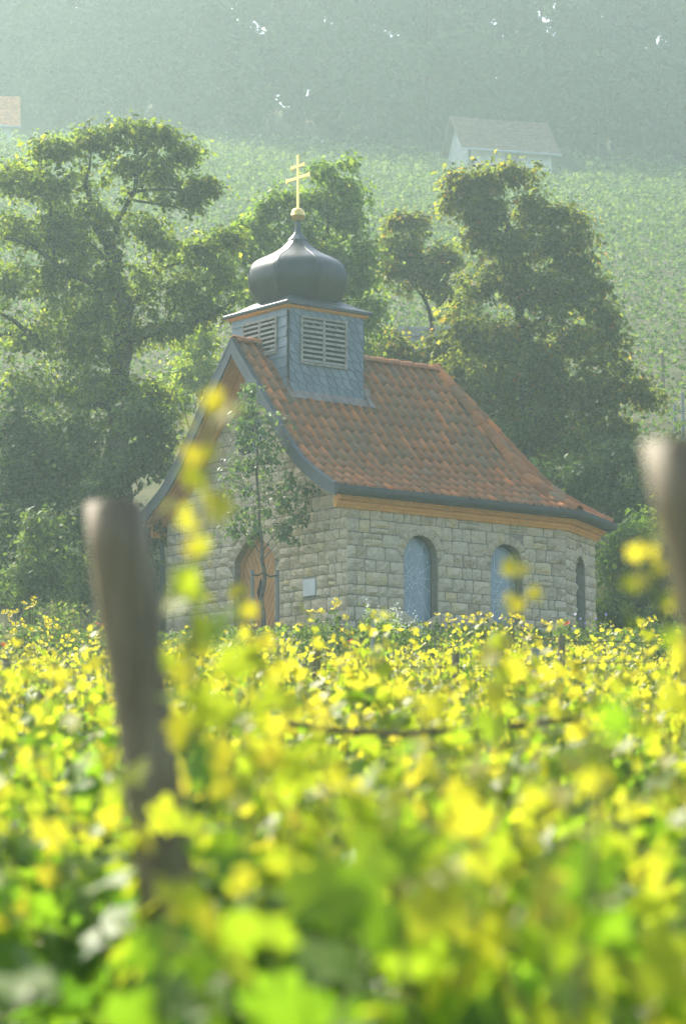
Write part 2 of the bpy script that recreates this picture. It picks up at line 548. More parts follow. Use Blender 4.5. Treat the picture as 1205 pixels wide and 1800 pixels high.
# ------------------------------------------------------------------ chapel
CW, HW, CL, WT, EAVE = 6.32, 3.16, 5.82, 2.45, 0.30     # width, half width, nave length, wall top, eaves overhang
VO = 0.56                                              # verge overhang at the gable
RIDGE_END = 4.94
chapel = empty('chapel', (0.0955, 56.0, 5.035), math.radians(38))
tag(chapel, 'small stone chapel with orange tiled roof and slate bell turret', 'chapel')
_ps = np.array([0, .10, .19, .28, .35, .42, .5, .65, .8, 1.0])
_pz = np.array([2.80, 2.985, 3.17, 3.37, 3.56, 3.81, 4.13, 4.76, 5.38, 6.19])
_s_d = np.linspace(0, 1, 161)
_z_d = np.interp(_s_d, _ps, _pz)
for _ in range(60):
    _z_d[1:-1] = (_z_d[:-2] + 2 * _z_d[1:-1] + _z_d[2:]) / 4


def roof_z(s): return np.interp(s, _s_d, _z_d)


def roof_v(v):
    """roof top height over the nave at cross position v"""
    d = np.where(np.asarray(v) <= HW, np.asarray(v) + EAVE, CW + EAVE - np.asarray(v))
    return roof_z(np.clip(d / (HW + EAVE), 0, 1))


# ---- masonry
def poly_interval(poly, z):
    xs = []
    n = len(poly)
    for i in range(n):
        (x0, z0), (x1, z1) = poly[i], poly[(i + 1) % n]
        if (z0 <= z < z1) or (z1 <= z < z0):
            xs.append(x0 + (x1 - x0) * (z - z0) / (z1 - z0))
    return (min(xs), max(xs)) if len(xs) >= 2 else None


def stone_arrays(q, proud, rng):
    """q: 4 corners (a,z) bl,br,tr,tl -> (a, depth, z) grid with a rough rounded face"""
    bl, br, tr, tl = [np.array(p, float) for p in q]
    na = 5 if (br[0] - bl[0]) > 0.26 else 4
    nz = 4
    A = np.linspace(0, 1, na); Z = np.linspace(0, 1, nz)
    V = []; idx = {}
    h0 = rng.uniform(0.6, 1.25) * proud
    tilt = rng.normal(0, 0.012, 2)
    for j, tz in enumerate(Z):
        for i, ta in enumerate(A):
            e = 0
            ta2, tz2 = ta, tz
            if 0 < i < na - 1: ta2 = ta + rng.uniform(-.05, .05)
            if 0 < j < nz - 1: tz2 = tz + rng.uniform(-.06, .06)
            p = (1 - ta2) * (1 - tz2) * bl + ta2 * (1 - tz2) * br + ta2 * tz2 * tr + (1 - ta2) * tz2 * tl
            edge = i in (0, na - 1) or j in (0, nz - 1)
            corner = i in (0, na - 1) and j in (0, nz - 1)
            if edge:
                c = (bl + br + tr + tl) / 4
                p = p + (c - p) * (0.06 if corner else 0.01) + rng.normal(0, 0.004, 2)
                d = h0 * 0.30
            else:
                d = h0 + rng.normal(0, 0.28) * proud + tilt[0] * (ta - .5) * 2 + tilt[1] * (tz - .5) * 2
            idx[(i, j)] = len(V); V.append((p[0], d, p[1]))
    F = []
    for j in range(nz - 1):
        for i in range(na - 1):
            F.append((idx[(i, j)], idx[(i + 1, j)], idx[(i + 1, j + 1)], idx[(i, j + 1)]))
    ring = [(i, 0) for i in range(na)] + [(na - 1, j) for j in range(1, nz)] + [(i, nz - 1) for i in range(na - 2, -1, -1)] + [(0, j) for j in range(nz - 2, 0, -1)]
    b0 = len(V)
    for r in ring:
        p = V[idx[r]]; V.append((p[0], -0.02, p[2]))
    for k in range(len(ring)):
        k2 = (k + 1) % len(ring)
        F.append((idx[ring[k2]], idx[ring[k]], b0 + k, b0 + k2))
    return V, F


def lay_stones(z0, z1, span, openings, rng, hmin=.19, hmax=.31):
    """coursed rubble: list of quads (a,z)"""
    quads = []; z = z0; g = 0.009
    while z < z1 - 0.05:
        h = rng.uniform(hmin, hmax)
        if z + h > z1 - 0.08: h = z1 - z
        zb, zt = z + g, z + h - g
        zm = (zb + zt) / 2
        lo, hi = span(zm)
        cuts = []
        for po in openings:
            ib, it, im = poly_interval(po, zb + .01), poly_interval(po, zt - .01), poly_interval(po, zm)
            got = [i for i in (ib, it, im) if i]
            if got:
                cm_ = (got[0][0] + got[0][1]) / 2
                end = (cm_, cm_) if len(po) > 10 else got[0]
                ib = ib or end; it = it or end
                cuts.append((ib, it))
        cuts.sort(key=lambda c: c[0][0])
        segs = []; left = (lo, lo)
        for ib, it in cuts:
            segs.append((left, (ib[0], it[0]))); left = (ib[1], it[1])
        segs.append((left, (hi, hi)))
        for (lb, lt), (rb, rt) in segs:
            L = ((rb - lb) + (rt - lt)) / 2
            if L < 0.06: continue
            ws = []
            tot = 0
            while tot < L - 0.12:
                w = h * rng.choice([.8, 1.0, 1.2, 1.5, 1.9, 2.2], p=[.14, .22, .22, .2, .14, .08]) * rng.uniform(.9, 1.1)
                ws.append(w); tot += w
            if not ws: ws = [L]; tot = L
            cum = np.concatenate([[0], np.cumsum(ws)]) / tot
            lm, rm = (lb + lt) / 2, (rb + rt) / 2
            for i in range(len(ws)):
                t0, t1 = cum[i], cum[i + 1]
                b0 = c0 = lm + (rm - lm) * t0 + g; b1 = c1 = lm + (rm - lm) * t1 - g
                sh = lambda d: max(-1.1 * h, min(1.1 * h, d))
                if i == 0: b0, c0 = lm + sh(lb - lm) + g, lm + sh(lt - lm) + g
                if i == len(ws) - 1: b1, c1 = rm + sh(rb - rm) - g, rm + sh(rt - rm) - g
                if b1 - b0 < 0.03 or c1 - c0 < 0.03: continue
                jt = lambda: rng.uniform(-.006, .006)
                if h > .215 and rng.random() < 0.16 and 0 < i < len(ws) - 1:
                    k = rng.uniform(.4, .6); zc = zb + (zt - zb) * k
                    quads.append([(b0, zb), (b1, zb), (c1, zc - g), (c0, zc - g)])
                    if rng.random() < .5 and b1 - b0 > .3:
                        mid = b0 + (b1 - b0) * rng.uniform(.4, .6)
                        quads.append([(b0, zc + g), (mid - g, zc + g), (mid - g, zt), (c0, zt)])
                        quads.append([(mid + g, zc + g), (b1, zc + g), (c1, zt), (mid + g, zt)])
                    else:
                        quads.append([(b0, zc + g), (b1, zc + g), (c1, zt), (c0, zt)])
                else:
                    quads.append([(b0 + jt(), zb + jt()), (b1 + jt(), zb + jt()), (c1 + jt(), zt + jt()), (c0 + jt(), zt + jt())])
        z += h
    return quads


def arch_ring(inner, outer, gap=0.02):
    """wedge stones between two polylines with the same number of points"""
    q = []
    for i in range(len(inner) - 1):
        a, b, c, d = [np.array(p, float) for p in (inner[i], inner[i + 1], outer[i + 1], outer[i])]
        m = (a + b + c + d) / 4
        q.append([tuple(p + (m - p) * 0.06) for p in (b, a, d, c)])
    return q


def wall_sheet(name, outline, holes, to3, depth, parent):
    """mortar sheet with openings and their reveals; to3(a, d, z), d positive = out of the wall"""
    bm = bmesh.new(); edges = []
    for loop in [outline] + holes:
        vs_ = [bm.verts.new(to3(a, 0.0, z)) for a, z in loop]
        edges += [bm.edges.new((vs_[i], vs_[(i + 1) % len(vs_)])) for i in range(len(vs_))]
    bmesh.ops.triangle_fill(bm, use_beauty=True, use_dissolve=False, edges=edges)
    for loop in holes:
        n = len(loop)
        a_ = [bm.verts.new(to3(a, 0.0, z)) for a, z in loop]; b_ = [bm.verts.new(to3(a, -depth, z)) for a, z in loop]
        for i in range(n):
            j = (i + 1) % n
            bm.faces.new((a_[i], a_[j], b_[j], b_[i]))
    me = bpy.data.meshes.new(name); bm.to_mesh(me); bm.free()
    me.materials.append(MATS['mortar'])
    return link(bpy.data.objects.new(name, me), parent)


def put_stones(quads, to3, wall, rng, proud=0.046, parts=True, pick=None):
    joined = MB()
    for q in quads:
        V, F = stone_arrays(q, proud, rng)
        V3 = [to3(a, d, z) for a, d, z in V]
        if parts and (pick is None or pick(q)):
            c = np.mean(V3, axis=0)
            o = add('stone', [tuple(np.array(p) - c) for p in V3], F, MATS['stone'], wall)
            o.location = c
        else:
            b = len(joined.v); joined.v += V3; joined.f += [tuple(i + b for i in f) for f in F]
    if joined.v:
        tag(joined.build('masonry', MATS['stone'], wall), kind='stuff')


def round_window(a0, a1, zsill, ztop, n=12):
    r = (a1 - a0) / 2; c = (a0 + a1) / 2; zs = ztop - r
    arc = [(c + r * math.cos(t), zs + r * math.sin(t)) for t in np.linspace(0, math.pi, n)]
    ro = r + 0.2
    arco = [(c + ro * math.cos(t), zs + ro * math.sin(t)) for t in np.linspace(0, math.pi, n)]
    inner = [(a0, zsill), (a1, zsill)] + arc
    outer = [(a0 - .012, zsill), (a1 + .012, zsill), (a1 + .012, zs), (c + ro, zs)] + arco[1:-1] + [(c - ro, zs), (a0 - .012, zs)]
    return inner, outer, arc, arco


rs = np.random.default_rng(3)
# front wall (in the gable): a = v
f_to3 = lambda a, d, z: (-d, a, z)
door_c, door_h, door_s = 3.12, 0.70, 1.60
arch_r = [(.70, 0), (.69, .09), (.60, .21), (.42, .37), (.21, .53), (0, .69)]
d_arc = [(door_c + x, door_s + z) for x, z in arch_r] + [(door_c - x, door_s + z) for x, z in reversed(arch_r[:-1])]
arch_o = [(.92, 0), (.90, .16), (.76, .36), (.55, .56), (.29, .76), (0, .97)]
d_arco = [(door_c + x, door_s + z) for x, z in arch_o] + [(door_c - x, door_s + z) for x, z in reversed(arch_o[:-1])]
door_in = [(door_c - .70, -.6), (door_c + .70, -.6)] + d_arc
door_out = [(door_c - .715, -.7), (door_c + .715, -.7), (door_c + .715, door_s)] + d_arco + [(door_c - .715, door_s)]
rose_c = (3.32, 4.36)


def foil(r, n=40, lobes=4, ph=0.0):
    return [(rose_c[0] + r * (1 + .20 * abs(math.sin(lobes / 2 * (t + ph))) - .1) * math.cos(t), rose_c[1] + r * (1 + .20 * abs(math.sin(lobes / 2 * (t + ph))) - .1) * math.sin(t)) for t in np.linspace(0, 2 * math.pi, n, endpoint=False)]


rose_in, rose_out = foil(.47), [(rose_c[0] + .68 * math.cos(t), rose_c[1] + .68 * math.sin(t)) for t in np.linspace(0, 2 * math.pi, 40, endpoint=False)]
plaque = [(1.0, .77), (1.42, .77), (1.42, 1.13), (1.0, 1.13)]
vv = np.linspace(CW, 0, 41)
gable_out = [(0, -.7), (CW, -.7)] + [(float(v), float(roof_v(v)) - .06) for v in vv]
front_wall = wall_sheet('front_wall', gable_out, [door_in, rose_in], f_to3, 0.32, chapel)


def gable_span(z):
    if z < 2.9: return (0.0, CW)
    vs_ = np.linspace(0, HW, 200)
    ok = vs_[roof_v(vs_) - 0.13 > z]
    if len(ok) == 0: return (HW, HW)
    return (float(ok[0]), CW - float(ok[0]))


quads = lay_stones(-0.05, 5.55, gable_span, [door_out, rose_out, plaque], rs)
quads += arch_ring(d_arc, d_arco)
ri = [rose_in[i] for i in range(0, 40, 3)] + [rose_in[0]]; ro_ = [rose_out[i] for i in range(0, 40, 3)] + [rose_out[0]]
quads += arch_ring(ri, ro_)
put_stones(quads, f_to3, front_wall, rs, pick=lambda q: q[0][1] > 0.12 and q[0][0] < 4.3 or (q[0][1] > 0.5 and q[0][1] < 3.0))

# side wall: a = u
s_to3 = lambda a, d, z: (a, -d, z)
wins = [round_window(1.44, 2.30, .25, 2.03), round_window(3.74, 4.60, .25, 2.02)]
side_wall = wall_sheet('side_wall', [(0, -.7), (CL, -.7), (CL, WT + .12), (0, WT + .12)], [w[0] for w in wins], s_to3, 0.26, chapel)
quads = lay_stones(-0.05, WT + .06, lambda z: (-.03, CL + .01), [w[1] for w in wins], rs)
for w in wins: quads += arch_ring(w[2], w[3])
put_stones(quads, s_to3, side_wall, rs, pick=lambda q: q[0][1] > 0.12)

# apse: facet turned 30 degrees, end, and the mirrored facet
APSE = [np.array(p) for p in ((CL, 0.0), (CL + 1.82, 1.05), (CL + 1.82, CW - 1.05), (CL, CW))]
EAVES = [np.array(p) for p in ((-VO, -EAVE), (CL + .08, -EAVE), (CL + 2.12, .877), (CL + 2.12, CW - .877), (CL + .08, CW + EAVE), (-VO, CW + EAVE))]


def facet_to3(p0, p1):
    t = (p1 - p0) / np.linalg.norm(p1 - p0); n = np.array([t[1], -t[0]])
    return lambda a, d, z: (p0[0] + t[0] * a + n[0] * d, p0[1] + t[1] * a + n[1] * d, z)


a_to3 = facet_to3(APSE[0], APSE[1])
awin = round_window(.72, 1.36, .25, 2.0)
apse_wall = wall_sheet('apse_wall', [(0, -.7), (2.101, -.7), (2.101, WT + .12), (0, WT + .12)], [awin[0]], a_to3, 0.26, chapel)
quads = lay_stones(-0.05, WT + .06, lambda z: (0, 2.1), [awin[1]], rs, .2, .3) + arch_ring(awin[2], awin[3])
put_stones(quads, a_to3, apse_wall, rs, pick=lambda q: q[0][1] > 0.3)
mb = MB()
for p0, p1 in ((APSE[1], APSE[2]), (APSE[2], APSE[3]), (APSE[3], np.array([0, CW]))):
    mb.quad((p0[0], p0[1], -.7), (p1[0], p1[1], -.7), (p1[0], p1[1], WT + .12), (p0[0], p0[1], WT + .12))
back_wall = mb.build('back_wall', MATS['mortar'], chapel)
for p0, p1 in ((APSE[1], APSE[2]),):
    tt = facet_to3(p0, p1); Lw = float(np.linalg.norm(p1 - p0))
    put_stones(lay_stones(0.0, WT + .06, lambda z: (0, Lw), [], rs), tt, back_wall, rs, parts=False)

# plaque
mb = MB(); mb.prism([(-.045, 1.01, .78), (-.045, 1.41, .78), (-.045, 1.41, 1.12), (-.045, 1.01, 1.12)], (.06, 0, 0))
mb.build('plaque', MATS['white_stone'], chapel)


# windows with an etched web
def web_window(win, to3, centre, rng, name='window'):
    inner = win[0]
    a0, a1 = inner[0][0], inner[1][0]
    mb = MB(); mb.poly([to3(a, -.2, z) for a, z in inner])
    w = mb.build(name, MATS['glass'], chapel)
    fr = MB()
    outer_ = inner; cx = (a0 + a1) / 2; cz = (inner[0][1] + inner[2][1]) / 2
    n = len(inner)
    sm = [(a + (cx - a) * .05, z + (cz - z) * .03) for a, z in inner]
    for i in range(n):
        j = (i + 1) % n
        fr.quad(to3(*_m(inner[i], -.185)), to3(*_m(inner[j], -.185)), to3(*_m(sm[j], -.185)), to3(*_m(sm[i], -.185)))
    fr.build('frame', MATS['zinc'], w)
    et = MB()

    def strip(p, q, wd):
        p = np.array(p); q = np.array(q); d = q - p; L = np.linalg.norm(d)
        if L < 1e-4: return
        nn = np.array([-d[1], d[0]]) / L * wd / 2
        et.quad(*[to3(*_m(x, -.196)) for x in (p - nn, q - nn, q + nn, p + nn)])

    def dot(p, r):
        et.poly([to3(*_m((p[0] + r * math.cos(t), p[1] + r * math.sin(t)), -.194)) for t in np.linspace(0, 2 * math.pi, 7)[:-1]])

    def inside(p):
        iv = poly_interval(inner, p[1])
        return iv and iv[0] + .03 < p[0] < iv[1] - .03

    for t in np.linspace(0, 2 * math.pi, 12)[:-1]:
        t += rng.uniform(-.12, .12)
        p = np.array(centre); d = np.array([math.cos(t), math.sin(t)])
        k = 0.02; pts = []
        while inside(p + d * k) and k < 1.3: k += .03
        strip(p + d * .05, p + d * k, .0085)
    for r in (.12, .22, .34, .55):
        prev = None
        for t in np.linspace(0, 2 * math.pi, 29):
            p = (centre[0] + r * (1 + .12 * math.cos(7 * t)) * math.cos(t) * .8, centre[1] + r * (1 + .12 * math.cos(7 * t)) * math.sin(t))
            if prev is not None and inside(p) and inside(prev) and rng.random() < .85: strip(prev, p, .0065)
            if inside(p) and rng.random() < .22: dot(p, .014)
            prev = p
    et.build('etched_web', MATS['etching'], w)


def _m(p, d): return (p[0], d, p[1])


web_window(wins[0], s_to3, (1.86, 1.18), rs)
web_window(wins[1], s_to3, (4.02, .95), rs)
web_window(awin, a_to3, (1.04, 1.1), rs)
mb = MB(); mb.poly([f_to3(a, -.22, z) for a, z in rose_in])
rose = mb.build('rose_window', MATS['dark'], chapel)
mb = MB()
for k in np.arange(-7, 8) * .13:
    for sgn in (1, -1):
        pts = []
        for t in np.linspace(-.6, .6, 60):
            p = (rose_c[0] + k + t * .5, rose_c[1] + sgn * t * .85)
            iv = poly_interval(rose_in, p[1])
            if iv and iv[0] < p[0] < iv[1]: pts.append(p)
        if len(pts) > 3:
            p, q = np.array(pts[0]), np.array(pts[-1]); d = q - p; nn = np.array([-d[1], d[0]]) / np.linalg.norm(d) * .009
            mb.prism([f_to3(x[0], -.19, x[1]) for x in (p - nn, q - nn, q + nn, p + nn)], (.015, 0, 0))
mb.build('lattice', MATS['zinc_light'], rose)


# door
def clip(poly, n, c):
    """keep the part of a 2-D polygon where n.p <= c"""
    out = []
    for i in range(len(poly)):
        p, q = np.array(poly[i]), np.array(poly[(i + 1) % len(poly)])
        dp, dq = np.dot(n, p) - c, np.dot(n, q) - c
        if dp <= 0: out.append(tuple(p))
        if dp * dq < 0: out.append(tuple(p + (q - p) * dp / (dp - dq)))
    return out


mb = MB(); mb.prism([f_to3(a, -.20, z) for a, z in door_in], (.05, 0, 0))
door = mb.build('door', MATS['door_wood'], chapel)
half_in = lambda sgn, k: [(door_c, -.5)] + [(door_c + sgn * .70 * k, -.5)] + [(door_c + sgn * x * k, door_s + z * k) for x, z in arch_r]
for sgn in (1, -1):
    fr = MB()
    o_ = [(door_c + sgn * .70, -.5)] + [(door_c + sgn * x, door_s + z) for x, z in arch_r]
    i_ = [(door_c + sgn * .60, -.5)] + [(door_c + sgn * x * .85, door_s + z * .85 - .02) for x, z in arch_r]
    for k in range(len(o_) - 1):
        fr.prism([f_to3(a, -.19, z) for a, z in (o_[k], o_[k + 1], i_[k + 1], i_[k])], (-.05, 0, 0))
    fr.build('door_frame', MATS['door_wood'], door)
    half = half_in(sgn, .845)
    half = [(a, z - (.02 if z > door_s else 0)) for a, z in half]
    if sgn < 0: half = half[::-1]
    ang = math.radians(62); nrm = np.array([sgn * math.sin(ang), -math.cos(ang)]) * 1.0
    offs = [np.dot(nrm, p) for p in half]
    c = min(offs)
    while c < max(offs):
        pl = clip(clip(half, nrm, c + .115), -nrm, -(c + .008))
        if len(pl) >= 3:
            b = MB(); b.prism([f_to3(a, -.185, z) for a, z in pl], (-.022, 0, 0)); b.build('plank', MATS['door_wood'], door)
        c += .123
dl = MB(); dl.prism([f_to3(door_c + x, -.155, 1.02 + z) for x, z in ((-.13, 0), (0, -.30), (.13, 0), (0, .30))], (.01, 0, 0))
dl.build('door_light', MATS['dark'], door)
dh = MB(); dh.tube([f_to3(door_c - .06, -.12, .72), f_to3(door_c - .06, -.12, .86)], .014); dh.build('door_handle', MATS['zinc'], door)

# ---- roof tiles
TW, TEXP, TLEN = 0.2475, 0.345, 0.43
_tp = [(0, .006), (.035, -.008), (.085, -.017), (.13, -.008), (.158, .016), (.184, .050), (.213, .066), (.242, .052), (.268, .004)]


def tile_mesh(rng):
    """x across, y up the slope from the lower edge, z out of the roof"""
    v = []; f = []
    n = len(_tp)
    w1, w2 = rng.normal(0, .002, 2)
    for y, dz in ((0, .026), (TLEN * .5, .013), (TLEN, 0.0)):
        for x, z in _tp: v.append((x + (w1 if y == 0 else 0), y, z + dz + (w2 if y == 0 else 0)))
    for x, z in _tp: v.append((x + w1, .004, z + .004))
    for j in range(2):
        for i in range(n - 1):
            f.append((j * n + i, j * n + i + 1, (j + 1) * n + i + 1, (j + 1) * n + i))
    for i in range(n - 1): f.append((3 * n + i, 3 * n + i + 1, i + 1, i))
    return v, f


tile_vars = [tile_mesh(rs) for _ in range(5)]
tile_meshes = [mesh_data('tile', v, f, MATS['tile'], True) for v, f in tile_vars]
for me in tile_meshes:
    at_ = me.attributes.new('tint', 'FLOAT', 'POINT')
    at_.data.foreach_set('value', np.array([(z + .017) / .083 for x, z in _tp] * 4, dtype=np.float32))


def facet_rows(E0, E1, T0, T1):
    """frames of tiles on one roof facet: yields (row, matrix)"""
    e = (E1 - E0); L = np.linalg.norm(e); t = e / L; n = np.array([-t[1], t[0]])
    H = float(np.dot(T0 - E0, n))
    s = _s_d; P = np.stack([s * H, _z_d], -1)
    arc = np.concatenate([[0], np.cumsum(np.linalg.norm(np.diff(P, axis=0), axis=1))])
    pt = lambda q: np.array([np.interp(q, arc, P[:, 0]), np.interp(q, arc, P[:, 1])])
    k = 0
    while True:
        q0 = k * TEXP - 0.03
        if q0 + .18 > arc[-1]: break
        q1 = min(q0 + TLEN, arc[-1] + .02)
        a, b = pt(max(q0, 0)), pt(min(q1, arc[-1]))
        if q0 < 0: a = a + (pt(.05) - pt(0)) / .05 * q0
        d = (b - a) / np.linalg.norm(b - a)
        Y = np.array([n[0] * d[0], n[1] * d[0], d[1]]); X = np.array([t[0], t[1], 0]); Z = np.cross(X, Y)
        h = a[0] / H
        l0 = np.dot(E0 + (T0 - E0) * h - E0, t); l1 = np.dot(E1 + (T1 - E1) * h - E0, t)
        base = E0 + n * a[0]
        yield k, l0, l1, np.array([base[0], base[1], a[1]]), X, Y, Z, a[0]
        k += 1


roof = empty('roof', (0, 0, 0), 0, chapel)
TUR = (0.17, 2.11, 2.20, 4.14)       # bell turret footprint u0,u1,v0,v1
E = EAVES
Tf, Te = np.array([-VO, HW]), np.array([RIDGE_END, HW])
hip_n = np.array([-(Te - E[1])[1], (Te - E[1])[0]]); hip_n = hip_n / np.linalg.norm(hip_n)
if np.dot(hip_n, E[0] - E[1]) > 0: hip_n = -hip_n


def frame_matrix(o, X, Y, Z):
    m = Matrix.Identity(4)
    for i in range(3):
        m[i][0], m[i][1], m[i][2], m[i][3] = X[i], Y[i], Z[i], o[i]
    return m


n_tiles = 0
for k, l0, l1, o, X, Y, Z, hd in facet_rows(E[0], E[1], Tf, Te):
    x = 0.0 + .005
    while x < l1 - .02:
        p = o + X * x
        mid = p + X * TW / 2 + Y * .25
        if TUR[0] - .02 < mid[0] < TUR[1] + .04 and mid[1] > TUR[2] + .0:
            x += TW; continue
        M = frame_matrix(p + Z * .02 + Y * rs.normal(0, .007), X, Y, Z) @ Matrix.Rotation(rs.normal(0, .022), 4, 'Z')
        vi = int(rs.integers(len(tile_vars)))
        far = p + X * (TW + .04) + Y * TLEN
        if max(np.dot(far[:2] - E[1], hip_n), np.dot((p + X * (TW + .04))[:2] - E[1], hip_n)) > 0:
            bm = bmesh.new(); bm.from_mesh(tile_meshes[vi]); bm.transform(M)
            bmesh.ops.bisect_plane(bm, geom=bm.verts[:] + bm.edges[:] + bm.faces[:], plane_co=(E[1][0], E[1][1], 0), plane_no=(hip_n[0], hip_n[1], 0), clear_outer=True)
            if len(bm.faces) > 0:
                me = bpy.data.meshes.new('tile'); bm.to_mesh(me); me.materials.append(MATS['tile']) if not me.materials else None
                link(bpy.data.objects.new('tile', me), roof)
            bm.free()
        else:
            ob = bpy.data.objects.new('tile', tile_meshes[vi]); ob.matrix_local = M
            link(ob, roof); n_tiles += 1
        x += TW


def joined_facet(E0, E1, T0, T1, cuts):
    bm = bmesh.new()
    for k, l0, l1, o, X, Y, Z, hd in facet_rows(E0, E1, T0, T1):
        x = l0 - TW
        while x < l1 + TW:
            M = frame_matrix(o + X * x + Z * .02, X, Y, Z)
            vi = int(rs.integers(len(tile_vars)))
            b2 = bmesh.new(); b2.from_mesh(tile_meshes[vi]); b2.transform(M)
            mm = bpy.data.meshes.new('tmp'); b2.to_mesh(mm); b2.free(); bm.from_mesh(mm); bpy.data.meshes.remove(mm)
            x += TW
    for co, no in cuts:
        bmesh.ops.bisect_plane(bm, geom=bm.verts[:] + bm.edges[:] + bm.faces[:], plane_co=(co[0], co[1], 0), plane_no=(no[0], no[1], 0), clear_outer=True)
    me = bpy.data.meshes.new('tile_field'); bm.to_mesh(me); bm.free()
    if not me.materials: me.materials.append(MATS['tile'])
    tag(link(bpy.data.objects.new('tile_field', me), roof), kind='stuff')


def cut_line(p, q, keep):
    d = (q - p); n = np.array([-d[1], d[0]]) / np.linalg.norm(d)
    if np.dot(n, keep - p) > 0: n = -n
    return (p, n)


for i in (1, 2, 3):
    c = (E[i] + E[i + 1] + Te) / 3
    joined_facet(E[i], E[i + 1], Te, Te, [cut_line(E[i], Te, c), cut_line(E[i + 1], Te, c)])
c = np.array([2.5, 5.0])
joined_facet(E[4], E[5], Te, Tf, [cut_line(E[4], Te, c), (np.array([-VO, 0]), np.array([-1.0, 0]))])

# roof underlay: closes the roof below the tiles
mb = MB()
for (P0, P1, Q0, Q1) in ((E[0], E[1], Tf, Te), (E[1], E[2], Te, Te), (E[2], E[3], Te, Te), (E[3], E[4], Te, Te), (E[4], E[5], Te, Tf)):
    for i in range(0, 160, 8):
        r = []
        for s in (_s_d[i], _s_d[i + 8]):
            a = P0 + (Q0 - P0) * s; b = P1 + (Q1 - P1) * s; z = float(roof_z(s)) - .03
            r.append(((a[0] + (.06 if a[0] < 0 else 0), a[1], z), (b[0] + (.06 if b[0] < 0 else 0), b[1], z)))
        mb.quad(r[0][0], r[0][1], r[1][1], r[1][0])
mb.build('roof_boarding', MATS['timber'], roof)


# ridge and hip caps
def cap_mesh(L, r0, r1):
    v = []; f = []; n = 7
    for y, r in ((0, r0), (L, r1)):
        for i in range(n):
            a = math.pi * i / (n - 1)
            v.append((r * math.cos(a), y, r * math.sin(a) * .8))
    for i in range(n): v.append((v[i][0] * .88, 0.0, v[i][2] * .86))
    for i in range(n - 1):
        f.append((i, i + 1, n + i + 1, n + i)); f.append((2 * n + i, 2 * n + i + 1, i + 1, i))
    me = mesh_data('ridge_tile', v, f, MATS['tile'], True)
    me.attributes.new('tint', 'FLOAT', 'POINT').data.foreach_set('value', np.full(len(v), .9, dtype=np.float32))
    return me


cap_data = cap_mesh(.46, .175, .14)


def caps_along(pts, rng):
    pts = np.array(pts); d = np.concatenate([[0], np.cumsum(np.linalg.norm(np.diff(pts, axis=0), axis=1))])
    pt = lambda q: np.array([np.interp(q, d, pts[:, i]) for i in range(3)])
    q = 0.0
    while q < d[-1] - .1:
        a, b = pt(q), pt(min(q + .44, d[-1]))
        Y = (b - a) / np.linalg.norm(b - a); X = np.cross(Y, [0, 0, 1.0]); X /= np.linalg.norm(X); Z = np.cross(X, Y)
        ob = bpy.data.objects.new('ridge_tile', cap_data)
        ob.matrix_local = frame_matrix(a + Z * .05, X, Y, Z) @ Matrix.Rotation(rng.normal(0, .03), 4, 'Y')
        link(ob, roof); q += .40


def hip_pts(Ei): return [(*(Ei + (Te - Ei) * s), float(roof_z(s)) - .02) for s in np.linspace(0.0, .965, 40)]


for i in (1, 2, 3, 4): caps_along(hip_pts(E[i]), rs)
zr = 6.15
caps_along([(RIDGE_END + .05, HW, zr), (TUR[1] - .05, HW, zr + .0)], rs)
caps_along([(-VO + .02, HW, zr + .02), (TUR[0] + .05, HW, zr + .02)], rs)

# verge boards, soffit boards, gutter, cornice
sv = np.concatenate([[-.02], np.linspace(0, 1, 36)])


